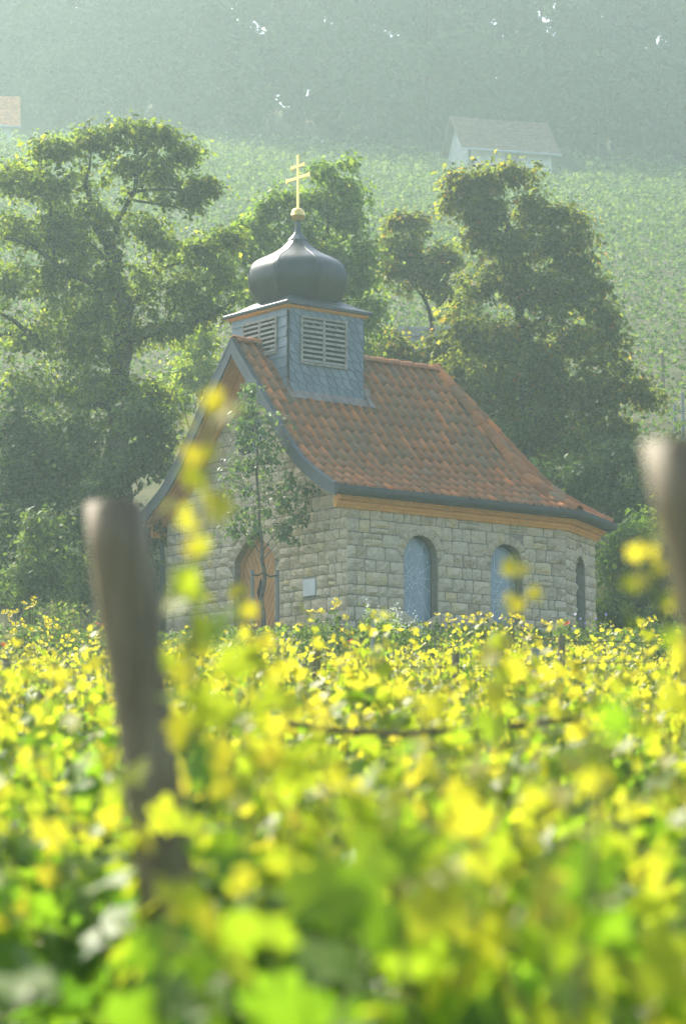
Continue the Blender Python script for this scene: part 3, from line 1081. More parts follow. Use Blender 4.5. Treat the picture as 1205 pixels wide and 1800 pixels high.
def verge(left):
    def pv(s):
        v = -EAVE + s * (HW + EAVE); z = float(roof_z(max(s, 0)))
        return np.array([CW - v if left else v, z])
    ctr = np.array([pv(s) for s in sv])
    d = np.gradient(ctr, axis=0); d /= np.linalg.norm(d, axis=1)[:, None]
    nrm = np.stack([d[:, 1], -d[:, 0]], -1)
    nrm = np.where(nrm[:, 1:2] > 0, nrm, -nrm)
    top = ctr + nrm * .055; bot = ctr - nrm * .175
    for arr in (top, bot):
        if left: arr[:, 0] = np.maximum(arr[:, 0], HW)
        else: arr[:, 0] = np.minimum(arr[:, 0], HW)
    bot[-1] = (HW, bot[-1][1] - .14); top[-1] = (HW, top[-1][1] + .06)
    for a in (bot,):
        a[0][1] -= .02
    mb = MB(); x0, x1 = -VO - .045, -VO + .0
    mb.sweep(sv, lambda i: [(x0, *top[i]), (x0, *bot[i]), (x1, *bot[i]), (x1, *top[i]), (x0, *top[i])])
    mb.poly([(x0, *top[0]), (x0, *bot[0]), (x1, *bot[0]), (x1, *top[0])])
    b = mb.build('verge_board', MATS['zinc'], roof)
    mb = MB(); tp2 = top + nrm * .012
    if left: tp2[:, 0] = np.maximum(tp2[:, 0], HW)
    else: tp2[:, 0] = np.minimum(tp2[:, 0], HW)
    mb.sweep(sv, lambda i: [(x0 - .012, *(top[i] - nrm[i] * .03)), (x0 - .012, *tp2[i]), (x1 + .05, *tp2[i]), (x1 + .05, *(top[i] - nrm[i] * .02))])
    mb.build('verge_cap', MATS['zinc'], b)
    # soffit boards run up the slope under the overhang
    edges = np.linspace(-VO, -.005, 5)
    for k in range(4):
        mb = MB(); e0, e1 = edges[k] + .006, edges[k + 1] - .006
        lo = ctr - nrm * (.105 + .012 * (k % 2)); hi = ctr - nrm * .06
        for a in (lo, hi):
            if left: a[:, 0] = np.maximum(a[:, 0], HW + .002)
            else: a[:, 0] = np.minimum(a[:, 0], HW - .002)
        mb.sweep(sv, lambda i: [(e0, *hi[i]), (e0, *lo[i]), (e1, *lo[i]), (e1, *hi[i])])
        mb.build('soffit_board', MATS['timber'], roof)
    # curved barge timber against the wall
    mb = MB(); lo = ctr - nrm * .24; hi = ctr - nrm * .10
    for a in (lo, hi):
        if left: a[:, 0] = np.maximum(a[:, 0], HW + .002)
        else: a[:, 0] = np.minimum(a[:, 0], HW - .002)
    mb.sweep(sv[3:], lambda i: [(-.12, *hi[i + 3]), (-.12, *lo[i + 3]), (-.04, *lo[i + 3]), (-.04, *hi[i + 3])])
    mb.build('wall_rafter', MATS['timber'], roof)


verge(False); verge(True)


def offset_ring(e):
    """outline of the walls pushed out by e, front to front"""
    return [np.array((-VO + .02, -e)), np.array((CL + .268 * e, -e)), np.array((CL + 1.82 + e, 1.05 - .577 * e)), np.array((CL + 1.82 + e, CW - 1.05 + .577 * e)), np.array((CL + .268 * e, CW + e)), np.array((-VO + .02, CW + e))]


def ring_profile(prof, name, mat, parent, xf=None):
    """prof: (overhang, z) points; swept round the eaves"""
    rings = [offset_ring(e) for e, z in prof]
    for r in rings:
        if xf is not None: r[0][0] = r[5][0] = xf
    mb = MB()
    mb.sweep(range(6), lambda i: [(rings[j][i][0], rings[j][i][1], prof[j][1]) for j in range(len(prof))])
    for i in (0, 5): mb.poly([(rings[j][i][0], rings[j][i][1], prof[j][1]) for j in range(len(prof))])
    return mb.build(name, mat, parent)


g0 = EAVE + .0
gp = [(g0 + .0, 2.84), (g0 - .015, 2.82), (g0 - .015, 2.70)]
ang = np.linspace(0, math.pi, 9)
gut = [(g0 + .075 - .085 * math.cos(t), 2.80 - .125 * math.sin(t)) for t in ang] + [(g0 + .172, 2.81), (g0 + .165, 2.822), (g0 + .15, 2.81)]
gutter = ring_profile(gut, 'gutter', MATS['zinc'], roof, -VO - .03)
ring_profile([(g0 + .02, 2.80), (g0 + .02, 2.66), (g0 - .06, 2.66)], 'fascia', MATS['zinc'], roof, -VO + .01)
ring_profile([(.0, 2.73), (.235, 2.725), (.235, 2.63), (.20, 2.60), (.19, 2.575), (.12, 2.555), (.115, 2.50), (.10, 2.485), (.08, 2.43), (.0, 2.425)], 'cornice', MATS['timber'], roof, -.36)
ring_profile([(.16, 2.718), (.34, 2.74)], 'eaves_soffit', MATS['timber'], roof, -.40)
mb = MB(); mb.tube([(-.1, CW + .32, 2.70), (-.1, CW + .30, 2.55), (-.05, CW + .12, 2.3), (-.05, CW + .10, 1.8), (-.05, CW + .10, -.4)], .055, 8)
mb.build('downpipe', MATS['zinc'], roof, True)

# ---- bell turret
u0, u1, v0, v1 = TUR
uc, vc = (u0 + u1) / 2, (v0 + v1) / 2
turret = empty('bell_turret', (uc, vc, 0), 0, chapel)
hx, hy = (u1 - u0) / 2, (v1 - v0) / 2
mb = MB(); mb.box(-hx, hx, -hy, hy, 4.6, 6.88)
mb.build('turret_body', MATS['slate'], turret)


def slate_mesh(w, h, r, flip=False):
    """x across, y up, z out: lower left corner rounded off by radius r"""
    pts = [(w, 0), (w, h), (0, h), (0, r * 1.1)]
    for t in np.linspace(math.pi, 1.5 * math.pi, 6)[1:]: pts.append((r + r * math.cos(t), r * 1.1 + r * 1.1 * math.sin(t)))
    v = []; f = []
    zz = lambda x, y: .012 + .016 * (1 - x / w) + .032 * (1 - y / h)
    top = [(x, y, zz(x, y)) for x, y in pts]; bot = [(x, y, zz(x, y) - .014) for x, y in pts]
    n = len(pts)
    v = top + bot
    f.append(tuple(range(n)))
    for i in range(n):
        j = (i + 1) % n; f.append((i, n + i, n + j, j))
    return v, f


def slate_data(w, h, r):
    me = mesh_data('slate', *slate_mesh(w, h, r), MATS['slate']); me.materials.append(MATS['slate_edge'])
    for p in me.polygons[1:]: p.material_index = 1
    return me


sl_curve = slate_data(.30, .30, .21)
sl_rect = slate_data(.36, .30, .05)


def slate_face(org, X, width, z0, z1, hole, data, dx, dz, swell=0.0):
    """org at lower left of the face seen from outside"""
    Zo = np.cross(X, [0, 0, 1.0])
    row = 0; z = z0
    while z < z1 - .05:
        off = -((row * .36) % 1.0) * dx + rs.uniform(-.012, .012)
        x = off
        while x < width - .02:
            a0, a1 = x, min(x + dx, width)
            if hole and a0 > hole[0] - .02 and a0 + dx * 1.3 < hole[1] + .03 and z > hole[2] - .03 and z + dz * 1.2 < hole[3] + .03:
                x += dx; continue
            bm = None
            flare = swell * max(0, 1 - (z - z0) / .5) ** 2
            o = np.array(org) + X * x + np.array([0, 0, z]) + Zo * (.004 + flare)
            M = frame_matrix(o, X, np.array([0, 0, 1.0]), Zo) @ Matrix.Rotation(-flare * .9, 4, 'X') @ Matrix.Rotation(rs.normal(0, .012), 4, 'Z')
            w_ = .30 if data is sl_curve else .36
            needs = x < 0 or x + w_ > width or z + .30 > z1
            if needs:
                bm = bmesh.new(); bm.from_mesh(data); bm.transform(M)
                for co, no in ((np.array(org), -X), (np.array(org) + X * width, X)):
                    bmesh.ops.bisect_plane(bm, geom=bm.verts[:] + bm.edges[:] + bm.faces[:], plane_co=tuple(co), plane_no=tuple(no), clear_outer=True)
                bmesh.ops.bisect_plane(bm, geom=bm.verts[:] + bm.edges[:] + bm.faces[:], plane_co=(0, 0, z1), plane_no=(0, 0, 1), clear_outer=True)
                if len(bm.faces):
                    me = bpy.data.meshes.new('slate'); bm.to_mesh(me)
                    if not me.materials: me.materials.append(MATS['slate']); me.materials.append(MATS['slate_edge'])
                    link(bpy.data.objects.new('slate', me), turret)
                bm.free()
            else:
                ob = bpy.data.objects.new('slate', data); ob.matrix_local = M; link(ob, turret)
            x += dx
        z += dz; row += 1


def louvre(org, X, a0, a1, z0, z1, nsl):
    Zo = np.cross(X, [0, 0, 1.0])
    P = lambda a, d, z: tuple(np.array(org) + X * a + Zo * d + np.array([0, 0, z]))
    fr = MB()
    w = .045

    def bar(a, b, c, d, dep=.085):
        fr.prism([P(a, dep, c), P(b, dep, c), P(b, dep, d), P(a, dep, d)], -Zo * .12)
    bar(a0, a1, z0, z0 + w); bar(a0, a1, z1 - w, z1); bar(a0, a0 + w, z0 + w, z1 - w); bar(a1 - w, a1, z0 + w, z1 - w)
    m = (a0 + a1) / 2; bar(m - .028, m + .028, z0 + w, z1 - w, .082)
    f = fr.build('louvre_frame', MATS['louvre'], turret)
    bk = MB(); bk.quad(P(a0 + w, .052, z0 + w), P(a1 - w, .052, z0 + w), P(a1 - w, .052, z1 - w), P(a0 + w, .052, z1 - w)); bk.build('louvre_back', MATS['dark'], f)
    for (b0, b1) in ((a0 + w, m - .028), (m + .028, a1 - w)):
        zs = np.linspace(z0 + w, z1 - w, nsl + 1)
        for k in range(nsl):
            s = MB(); zb = zs[k]; hgt = zs[1] - zs[0]
            s.prism([P(b0, .078, zb + .01), P(b1, .078, zb + .01), P(b1, .054, zb + hgt * .62), P(b0, .054, zb + hgt * .62)], Zo * .012)
            s.build('slat', MATS['louvre'], f)


zb, zt_ = 5.10, 6.88
XS, XF = np.array([1.0, 0, 0]), np.array([0, -1.0, 0])
LV = (.27, 1.48, 5.72, 6.74)
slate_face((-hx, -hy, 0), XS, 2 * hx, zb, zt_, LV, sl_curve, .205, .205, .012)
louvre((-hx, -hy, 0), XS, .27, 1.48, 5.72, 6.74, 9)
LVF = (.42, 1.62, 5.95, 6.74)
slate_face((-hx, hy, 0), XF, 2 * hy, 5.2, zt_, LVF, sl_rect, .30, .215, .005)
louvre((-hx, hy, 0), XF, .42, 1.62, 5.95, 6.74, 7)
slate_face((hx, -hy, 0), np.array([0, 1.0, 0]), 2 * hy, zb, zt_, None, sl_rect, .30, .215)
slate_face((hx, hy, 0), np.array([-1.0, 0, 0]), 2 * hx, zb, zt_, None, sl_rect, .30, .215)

# lead flashing round the turret foot
mb = MB()
n = 40
vo = -hy - .05


def sdz(v): return float(roof_v(v)) + .16


va, vb_ = v0 - .22, v0 - .02
xs_ = np.linspace(-hx - .07, hx + .20, n)
mb.sweep(xs_, lambda i: [(xs_[i], va - vc - .02 * math.sin(i * 2.6), sdz(va) - .0 + .012 * math.sin(i * 1.9)), (xs_[i], (va + vb_) / 2 - vc, sdz((va + vb_) / 2)), (xs_[i], vb_ - vc, sdz(vb_)), (xs_[i], v0 - vc - .005, sdz(v0) + .16)])
yy = np.linspace(v0 - .22, HW, 12)
for xa, xb in ((hx + .012, hx + .20), (-hx - .012, -hx - .08)):
    mb.sweep(yy, lambda i: [(xa, yy[i] - vc, sdz(yy[i]) + .10), (xa, yy[i] - vc, sdz(yy[i]) + .005), (xb, yy[i] - vc, sdz(yy[i]) - .0)])
mb.build('flashing', MATS['lead'], turret)

# cornice and low metal roof
mb = MB()


def sq(e, z): return [(-hx - e, -hy - e, z), (hx + e, -hy - e, z), (hx + e, hy + e, z), (-hx - e, hy + e, z), (-hx - e, -hy - e, z)]


prof = [sq(.02, 6.83), sq(.035, 6.86), sq(.10, 6.89), sq(.105, 6.915), sq(.13, 6.925)]
mb.sweep(range(5), lambda i: [prof[j][i] for j in range(len(prof))]); mb.build('turret_cornice', MATS['timber'], turret)
prof2 = [sq(.13, 6.923), sq(.16, 6.925), sq(.17, 6.95), sq(.17, 6.985), sq(.155, 7.0)]
mb = MB(); mb.sweep(range(5), lambda i: [prof2[j][i] for j in range(len(prof2))])
prof3 = [sq(.155, 7.0), sq(-.05, 7.085), sq(-.30, 7.24), sq(-.50, 7.32)]
mb.sweep(range(5), lambda i: [prof3[j][i] for j in range(len(prof3))])
mb.build('turret_eaves', MATS['zinc'], turret)

# onion dome: eight faces with standing seams
dpx = [(58, 549), (67, 540), (76, 529), (83, 518), (88, 507), (90, 496), (89.5, 486), (86, 476.5), (78, 467), (66, 459.5), (51, 452), (38, 444.5), (27, 436), (19, 428), (15.5, 423)]
dome_prof = [(r * .0120, 7.259 + (532 - y) * .01235) for r, y in dpx]


def octo(prof, n_sub=4, puff=.045, seam=True):
    """eight-sided revolve with slightly rounded faces"""
    v = []; f = []; m = 8 * n_sub
    for r, z in prof:
        for i in range(m):
            a = 2 * math.pi * (i / m) + math.pi / 8 + math.radians(7)
            t = (i % n_sub) / n_sub
            k = math.cos(math.pi / 8) / math.cos((t - .5) * math.pi / 4)
            rr = r * (k + (1 - k) * .45) * 1.02
            if seam and i % n_sub == 0: rr = r * 1.035
            v.append((rr * math.cos(a), rr * math.sin(a), z))
    for j in range(len(prof) - 1):
        for i in range(m):
            k = (i + 1) % m
            f.append((j * m + i, j * m + k, (j + 1) * m + k, (j + 1) * m + i))
    return v, f


def smooth_prof(p, n=36):
    p = np.array(p); t = np.linspace(0, 1, len(p)); T = np.linspace(0, 1, n)
    out = []
    for q in T:
        x = q * (len(p) - 1); i = int(min(x, len(p) - 2)); u = x - i
        P = [p[max(i - 1, 0)], p[i], p[i + 1], p[min(i + 2, len(p) - 1)]]
        out.append(.5 * ((2 * P[1]) + (-P[0] + P[2]) * u + (2 * P[0] - 5 * P[1] + 4 * P[2] - P[3]) * u * u + (-P[0] + 3 * P[1] - 3 * P[2] + P[3]) * u ** 3))
    return [tuple(x) for x in out]


dv, df = octo(smooth_prof(dome_prof, 40), 6)
dome = add('onion_dome', dv, df, MATS['dome_metal'], turret, True)
for k in range(8):
    a = k * math.pi / 4 + math.pi / 8 + math.radians(7)
    mb = MB(); mb.tube([(r * 1.03 * math.cos(a), r * 1.03 * math.sin(a), z) for r, z in smooth_prof(dome_prof, 40)], .010, 5)
    mb.build('seam', MATS['dome_metal'], dome, True)
mb = MB(); mb.lathe([(.205, 8.57), (.215, 8.60), (.17, 8.655), (.115, 8.715), (.08, 8.775), (.068, 8.85), (.064, 9.07), (.0, 9.07)], 8, ang0=.3)
mb.build('finial_neck', MATS['zinc'], turret)
mb = MB()
mb.lathe([(.07, 9.025), (.10, 9.03), (.135, 9.075), (.152, 9.125), (.16, 9.128), (.16, 9.145), (.155, 9.148), (.15, 9.19), (.13, 9.245), (.09, 9.285), (.04, 9.305), (0, 9.31)], 24)
ball = mb.build('gilded_ball', MATS['gold'], turret, True)
mb = MB()
mb.box(-.018, .018, -.026, .026, 9.29, 10.43)


def crossbar(zc, half, h):
    for sgn in (1, -1):
        mb.prism([(-.0165, sgn * .022, zc - h / 2), (-.0165, sgn * half * .85, zc - h / 2), (-.0165, sgn * half, zc - h * .95), (-.0165, sgn * half, zc + h * .95), (-.0165, sgn * half * .85, zc + h / 2), (-.0165, sgn * .022, zc + h / 2)], (.033, 0, 0))


crossbar(9.965, .41, .062); crossbar(10.22, .225, .055)
mb.prism([(-.017, -.024, 10.40), (-.017, .024, 10.40), (-.017, .045, 10.46), (-.017, -.045, 10.46)], (.034, 0, 0))
mb.build('patriarchal_cross', MATS['gold'], turret)
print('tiles', n_tiles)

# ------------------------------------------------------------------ trees
def lobe(px, py, rx, ry, depth, n, dz=0.0):
    k = depth / PX
    return (at(px, py, depth) + np.array([0, dz, 0]), np.array([rx * k, (rx + ry) * .5 * k * .95, ry * k]), n)


def line(pts, depth, r0, r1, dd=None):
    P = np.array([at(p[0], p[1], depth + (p[2] if len(p) > 2 else 0)) for p in pts])
    return (P, r0, r1)


def resample(P, step=.25):
    d = np.concatenate([[0], np.cumsum(np.linalg.norm(np.diff(P, axis=0), axis=1))])
    n = max(3, int(d[-1] / step) + 1); q = np.linspace(0, d[-1], n)
    # smooth interpolation
    out = np.stack([np.interp(q, d, P[:, i]) for i in range(3)], -1)
    for _ in range(2):
        out[1:-1] = (out[:-2] + 2 * out[1:-1] + out[2:]) / 4
    return out


def tree_meshes(origin, limbs, lobes, leaf, rng, nl=40, size=.09, spread=.28, tpl=LEAF_DIAMOND, bark='bark', tint=(.4, .22), up=.45, wig=.06, twig=.016, flat=.7, thin=.62, mult=1.0):
    """limbs: (points, r0, r1) in the scene; returns trunk, branch and crown meshes about origin"""
    trunk, nodes, rads = [], [], []
    for P, r0, r1 in limbs:
        Q = resample(np.asarray(P, float)); n = len(Q)
        Q[1:-1] += rng.normal(0, wig * .5, (n - 2, 3)) * np.array([1, 1, .4])
        r = np.linspace(r0, r1, n) * (1.0 if not nodes else .72)
        trunk.append((Q - origin, r)); nodes.append(Q); rads.append(r)
    ND = np.concatenate(nodes); RD = np.concatenate(rads)
    A = []
    for c, R, n in lobes:
        n = int(n * mult)
        d = rng.normal(size=(n, 3)); d /= np.linalg.norm(d, axis=1)[:, None]
        A.append(c + d * np.minimum(np.abs(rng.normal(.55, .36, n)), 1.45)[:, None] * R)
    A = np.concatenate(A); A = A[rng.random(len(A)) < thin]
    dist = np.array([np.min(np.linalg.norm(ND - a, axis=1)) for a in A])
    br = []; ends = []
    for a in A[np.argsort(dist)]:
        dd = np.linalg.norm(ND - a, axis=1) + np.maximum(0, ND[:, 2] - a[2]) * .8
        i = int(np.argmin(dd)); p = ND[i]; L = np.linalg.norm(a - p)
        if L < .06: ends.append(a); continue
        m = (p + a) / 2 + rng.normal(0, wig, 3) * L + np.array([0, 0, -.06 * L])
        n = max(3, int(L / .22) + 2); t = np.linspace(0, 1, n)[:, None]
        Q = (1 - t) ** 2 * p + 2 * t * (1 - t) * m + t * t * a
        Q[1:-1] += rng.normal(0, .018, (n - 2, 3))
        r0 = min(RD[i] * .75, twig + .010 * L)
        r = np.linspace(r0, .005, n)
        br.append((Q - origin, r)); ND = np.concatenate([ND, Q[1:]]); RD = np.concatenate([RD, r[1:]])
        ends.append(a)
        if L > .5:
            ends.append(Q[n // 2] if rng.random() < .5 else Q[-2])
    ends = np.array(ends)
    cnt = rng.poisson(nl, len(ends)); pos = np.repeat(ends, cnt, axis=0)
    rc = np.repeat(spread * rng.uniform(.7, 1.35, len(ends)), cnt)
    dr = rng.normal(size=pos.shape); dr /= np.linalg.norm(dr, axis=1)[:, None]
    sprig = 1 + 1.0 * (rng.random(len(pos)) < .2)
    g = dr * sprig[:, None] * (rc * (.35 + .75 * rng.random(len(pos)) ** .6))[:, None] * np.array([1, 1, flat])
    nrm = dr + np.array([0, 0, .55]) + rng.normal(0, .42, pos.shape); nrm /= np.linalg.norm(nrm, axis=1)[:, None]
    tip = rng.normal(size=pos.shape) * .6 + dr * .5 - np.array([0, 0, .45]); tip -= (tip * nrm).sum(1)[:, None] * nrm; tip /= np.linalg.norm(tip, axis=1)[:, None] + 1e-9
    clump = np.repeat(np.clip(rng.normal(0, .09, len(ends)), -.2, .25), cnt)
    pos = pos + g - origin
    tn = rng.normal(tint[0], tint[1], len(pos)) + clump
    V, F, T = leaf_arrays(tpl, pos, size * np.clip(rng.lognormal(-.08, .38, len(pos)), .4, 2.0), tn, rng, frames=(np.cross(tip, nrm), tip, nrm))
    tm = tubes_mesh('trunk', trunk, MATS[bark], 8)
    bm_ = tubes_mesh('branches', br, MATS[bark], 4) if br else None
    cm = tri_mesh('crown', V, F, MATS[leaf], T)
    return tm, bm_, cm


def place_tree(name, label, base, meshes, cat='tree', group=None, crown='crown'):
    r = empty(name, base)
    tag(r, label, cat, group)
    tm, bm_, cm = meshes
    if tm: link(bpy.data.objects.new('trunk' if cat == 'tree' else 'stem', tm), r)
    if bm_: link(bpy.data.objects.new('branches', bm_), r)['kind'] = 'stuff'
    link(bpy.data.objects.new(crown, cm), r)
    return r


def base_at(px, depth, sink=.1):
    p = at(px, 1000, depth); return np.array([p[0], depth, float(ground(p[0], depth)) - sink])


def px_tree(name, label, px, depth, limbs, lobes, leaf, seed, **kw):
    cat = kw.pop('cat', 'tree'); crown = kw.pop('crown', 'crown'); spray = kw.pop('spray', 0)
    b = base_at(px, depth)
    rng = np.random.default_rng(seed)
    L = []
    for i, (pts, r0, r1) in enumerate(limbs):
        P = np.array([at(p[0], p[1], depth + (p[2] * .45 + .25 if len(p) > 2 else .1)) for p in pts])
        if i == 0: P = np.concatenate([[b], P])
        L.append((P, r0, r1))
    sprays = []
    for P, r0, r1 in L[1:]:
        Q = resample(P, .4); n = len(Q)
        sprays += [(q + np.array([0, 0, .1]), np.array([.42, .42, .3]), 2) for q in Q[int(n * .3):]]
    lb = sprays * spray + [lobe(l[0], l[1], l[2], l[3], depth + (l[5] if len(l) > 5 else 0), l[4]) for l in lobes]
    return place_tree(name, label, b, tree_meshes(b, L, lb, leaf, rng, **kw), cat, None, crown)


# old pear tree, left of the chapel
px_tree('pear_tree', 'gnarled old pear tree towering left of the chapel gable', 205, 65.0,
    [([(212, 960), (208, 850), (205, 720), (215, 620), (222, 560), (205, 480), (190, 420)], .36, .15),
     ([(190, 420), (165, 375), (150, 320), (160, 270)], .13, .03), ([(190, 420, 0), (225, 370, -.5), (240, 300, -.8), (260, 250, -.8)], .11, .03),
     ([(205, 480), (170, 440, .5), (120, 400, .8), (70, 330, 1.0), (40, 300, 1.2)], .10, .03),
     ([(225, 340, -.6), (280, 330, -.8), (340, 335, -1), (385, 340, -1)], .06, .015),
     ([(235, 310, -.8), (290, 285, -.9), (330, 262, -1)], .05, .015), ([(230, 350, -.6), (290, 360, -1), (335, 375, -1.2)], .05, .015),
     ([(215, 620), (170, 500, -1), (95, 470, -1.4), (60, 425, -1.6), (10, 420, -1.8)], .14, .04), ([(120, 490, -1.2), (95, 440, -1.3), (85, 360, -1.4), (70, 300, -1.4)], .08, .02),
     ([(205, 640), (130, 600, 1), (60, 585, 1.6), (-30, 590, 2)], .15, .06), ([(60, 590, -1.2), (20, 560, -1.6), (-40, 540, -1.8)], .09, .04),
     ([(222, 560), (250, 500, .8), (290, 470, 1.2), (350, 440, 1.4), (400, 425, 1.5)], .09, .025),
     ([(225, 600), (290, 580, -.8), (340, 568, -1), (380, 550, -1.2), (410, 530, -1.2)], .10, .03),
     ([(290, 585), (330, 500, .6), (355, 430, .8)], .06, .02), ([(210, 700), (270, 690, -.8), (310, 700, -1)], .07, .02), ([(205, 720), (120, 700, -1), (40, 690, -1.6)], .10, .03)],
    [(150, 560, 130, 90, 46), (130, 440, 120, 90, 30), (160, 690, 110, 70, 30), (330, 540, 70, 60, 14), (110, 262, 48, 30, 16), (70, 262, 20, 18, 5), (165, 245, 45, 26, 14), (205, 228, 22, 18, 6), (245, 235, 40, 26, 14), (295, 235, 34, 26, 11), (325, 270, 35, 22, 9), (360, 328, 32, 18, 10), (330, 345, 38, 26, 10), (280, 300, 50, 24, 12), (225, 290, 50, 26, 10),
     (50, 320, 50, 34, 15), (8, 310, 24, 34, 8), (110, 330, 50, 34, 12), (30, 400, 50, 44, 16), (110, 410, 56, 40, 15), (180, 385, 50, 34, 12), (255, 405, 40, 34, 12), (290, 420, 30, 34, 8),
     (90, 490, 70, 44, 20), (10, 500, 40, 54, 14), (190, 500, 66, 54, 20), (250, 480, 45, 40, 10), (355, 435, 42, 28, 13), (405, 420, 34, 26, 11), (330, 500, 50, 30, 12), (395, 480, 34, 34, 10), (360, 545, 44, 30, 12),
     (50, 590, 60, 44, 18), (150, 600, 80, 50, 24), (235, 590, 60, 44, 16), (300, 580, 40, 34, 8), (180, 680, 80, 50, 22), (60, 690, 66, 50, 18), (270, 690, 36, 40, 8), (290, 745, 26, 34, 6), (120, 760, 80, 44, 16)],
    'pear_leaf', 21, spray=1, nl=32, size=.11, spread=.22, thin=1.0, mult=1.75, tint=(.42, .24), wig=.11, twig=.02)

# bright tree behind the turret
px_tree('walnut_tree', 'light green leafy tree rising directly behind the onion dome', 560, 73.0,
    [([(560, 800), (555, 650), (560, 560), (570, 450), (575, 340)], .20, .04), ([(560, 600), (500, 500, 1), (470, 430, 1), (440, 400, 1)], .09, .02), ([(565, 560), (620, 500, -1), (660, 470, -1)], .08, .02), ([(565, 480), (610, 400, 1), (625, 340, 1)], .06, .015), ([(565, 480), (530, 420, -1), (510, 390, -1)], .06, .015)],
    [(572, 300, 26, 24, 8), (610, 330, 22, 34, 9), (612, 285, 8, 16, 3), (560, 350, 46, 30, 14), (600, 385, 46, 28, 13), (500, 350, 34, 18, 6), (470, 365, 24, 22, 7), (520, 410, 60, 34, 16), (445, 400, 40, 28, 11), (430, 450, 46, 40, 13), (390, 480, 30, 40, 8), (480, 480, 60, 40, 14), (590, 450, 60, 36, 15), (640, 440, 26, 28, 8), (630, 500, 40, 36, 10), (560, 530, 70, 40, 14), (450, 540, 50, 40, 10), (640, 570, 44, 40, 10), (660, 540, 26, 30, 6), (630, 620, 50, 36, 10)],
    'bright_leaf', 22, spray=1, nl=44, size=.125, spread=.28, thin=1.0, mult=1.6, tint=(.5, .22), wig=.09)

# small tree with a bare forked stem
px_tree('field_maple', 'small dark tree with forked bare stem between dome and big maple', 757, 78.0,
    [([(764, 640), (759, 590), (752, 545), (742, 500), (738, 450), (715, 400)], .10, .03), ([(757, 575), (772, 535), (795, 510)], .05, .015), ([(742, 520), (722, 500), (700, 470)], .045, .015), ([(738, 460), (765, 440), (785, 440)], .045, .015)],
    [(700, 390, 30, 18, 12), (735, 388, 18, 14, 5), (690, 430, 22, 34, 10), (720, 440, 26, 44, 15), (725, 480, 40, 30, 15), (775, 450, 26, 24, 12), (762, 490, 34, 26, 13), (775, 510, 24, 18, 6), (690, 475, 26, 26, 8), (795, 465, 14, 18, 3)],
    'maple_leaf', 23, nl=46, size=.12, spread=.26, thin=1.0, mult=1.5, tint=(.45, .24), wig=.07)

# big maple on the right
px_tree('maple_tree', 'large dense maple with reddish leaf tips right of the tiled roof', 930, 74.0,
    [([(930, 850), (925, 700), (920, 560), (900, 450), (880, 350)], .24, .05), ([(922, 650), (860, 600, 1), (820, 560, 1)], .10, .03), ([(922, 600), (980, 520, -1), (1000, 420, -1)], .10, .03), ([(928, 750), (1020, 680, -1), (1100, 660, -1)], .12, .03), ([(928, 780), (850, 720, 1), (800, 690, 1)], .09, .03), ([(910, 500), (850, 400, 0), (810, 330, 0)], .08, .02)],
    [(930, 470, 110, 120, 16), (960, 640, 140, 90, 30), (980, 760, 120, 80, 40), (870, 700, 60, 60, 16), (808, 322, 30, 22, 9), (850, 322, 34, 24, 11), (900, 310, 30, 20, 8), (925, 310, 12, 18, 3), (795, 350, 22, 26, 7), (860, 370, 50, 34, 16), (930, 360, 40, 34, 13), (985, 375, 30, 20, 8), (1010, 385, 18, 14, 4), (840, 420, 34, 34, 9), (900, 430, 56, 40, 17), (970, 430, 50, 40, 15), (1020, 410, 16, 18, 3), (1025, 470, 24, 34, 7), (840, 500, 44, 40, 12), (910, 510, 66, 44, 20), (1000, 520, 56, 44, 18), (1060, 500, 28, 24, 5), (1065, 555, 34, 34, 10), (820, 580, 46, 40, 12), (900, 600, 70, 44, 22), (1000, 600, 66, 44, 20), (1080, 610, 30, 40, 9), (805, 650, 40, 36, 11), (870, 680, 66, 44, 18), (970, 690, 70, 50, 22), (1060, 690, 56, 44, 16), (1125, 690, 34, 24, 8), (1150, 700, 16, 14, 3), (920, 760, 66, 50, 18), (1020, 770, 60, 44, 18), (1090, 750, 40, 30, 8), (1030, 830, 50, 40, 12), (940, 830, 50, 40, 10)],
    'maple_leaf', 24, spray=1, nl=52, size=.13, spread=.28, thin=1.0, mult=1.5, tint=(.44, .21), wig=.08)


# dark shrubs round the chapel
def px_shrub(name, label, px, depth, lobes, leaf, seed, nl=50, size=.08, **kw):
    stem = [([(px + dx, lobes[0][1] + 10, dy)], .035, .012) for dx, dy in ((-22, .1), (0, 0), (20, -.2))]
    return px_tree(name, label, px, depth, stem[:1] + [([(px, 1010), (px + 25, lobes[0][1] + 20)], .03, .01)], lobes, leaf, seed, nl=int(nl * 2.4), size=size * 1.35, spread=.36, thin=.8, cat='shrub', crown='foliage', **kw)


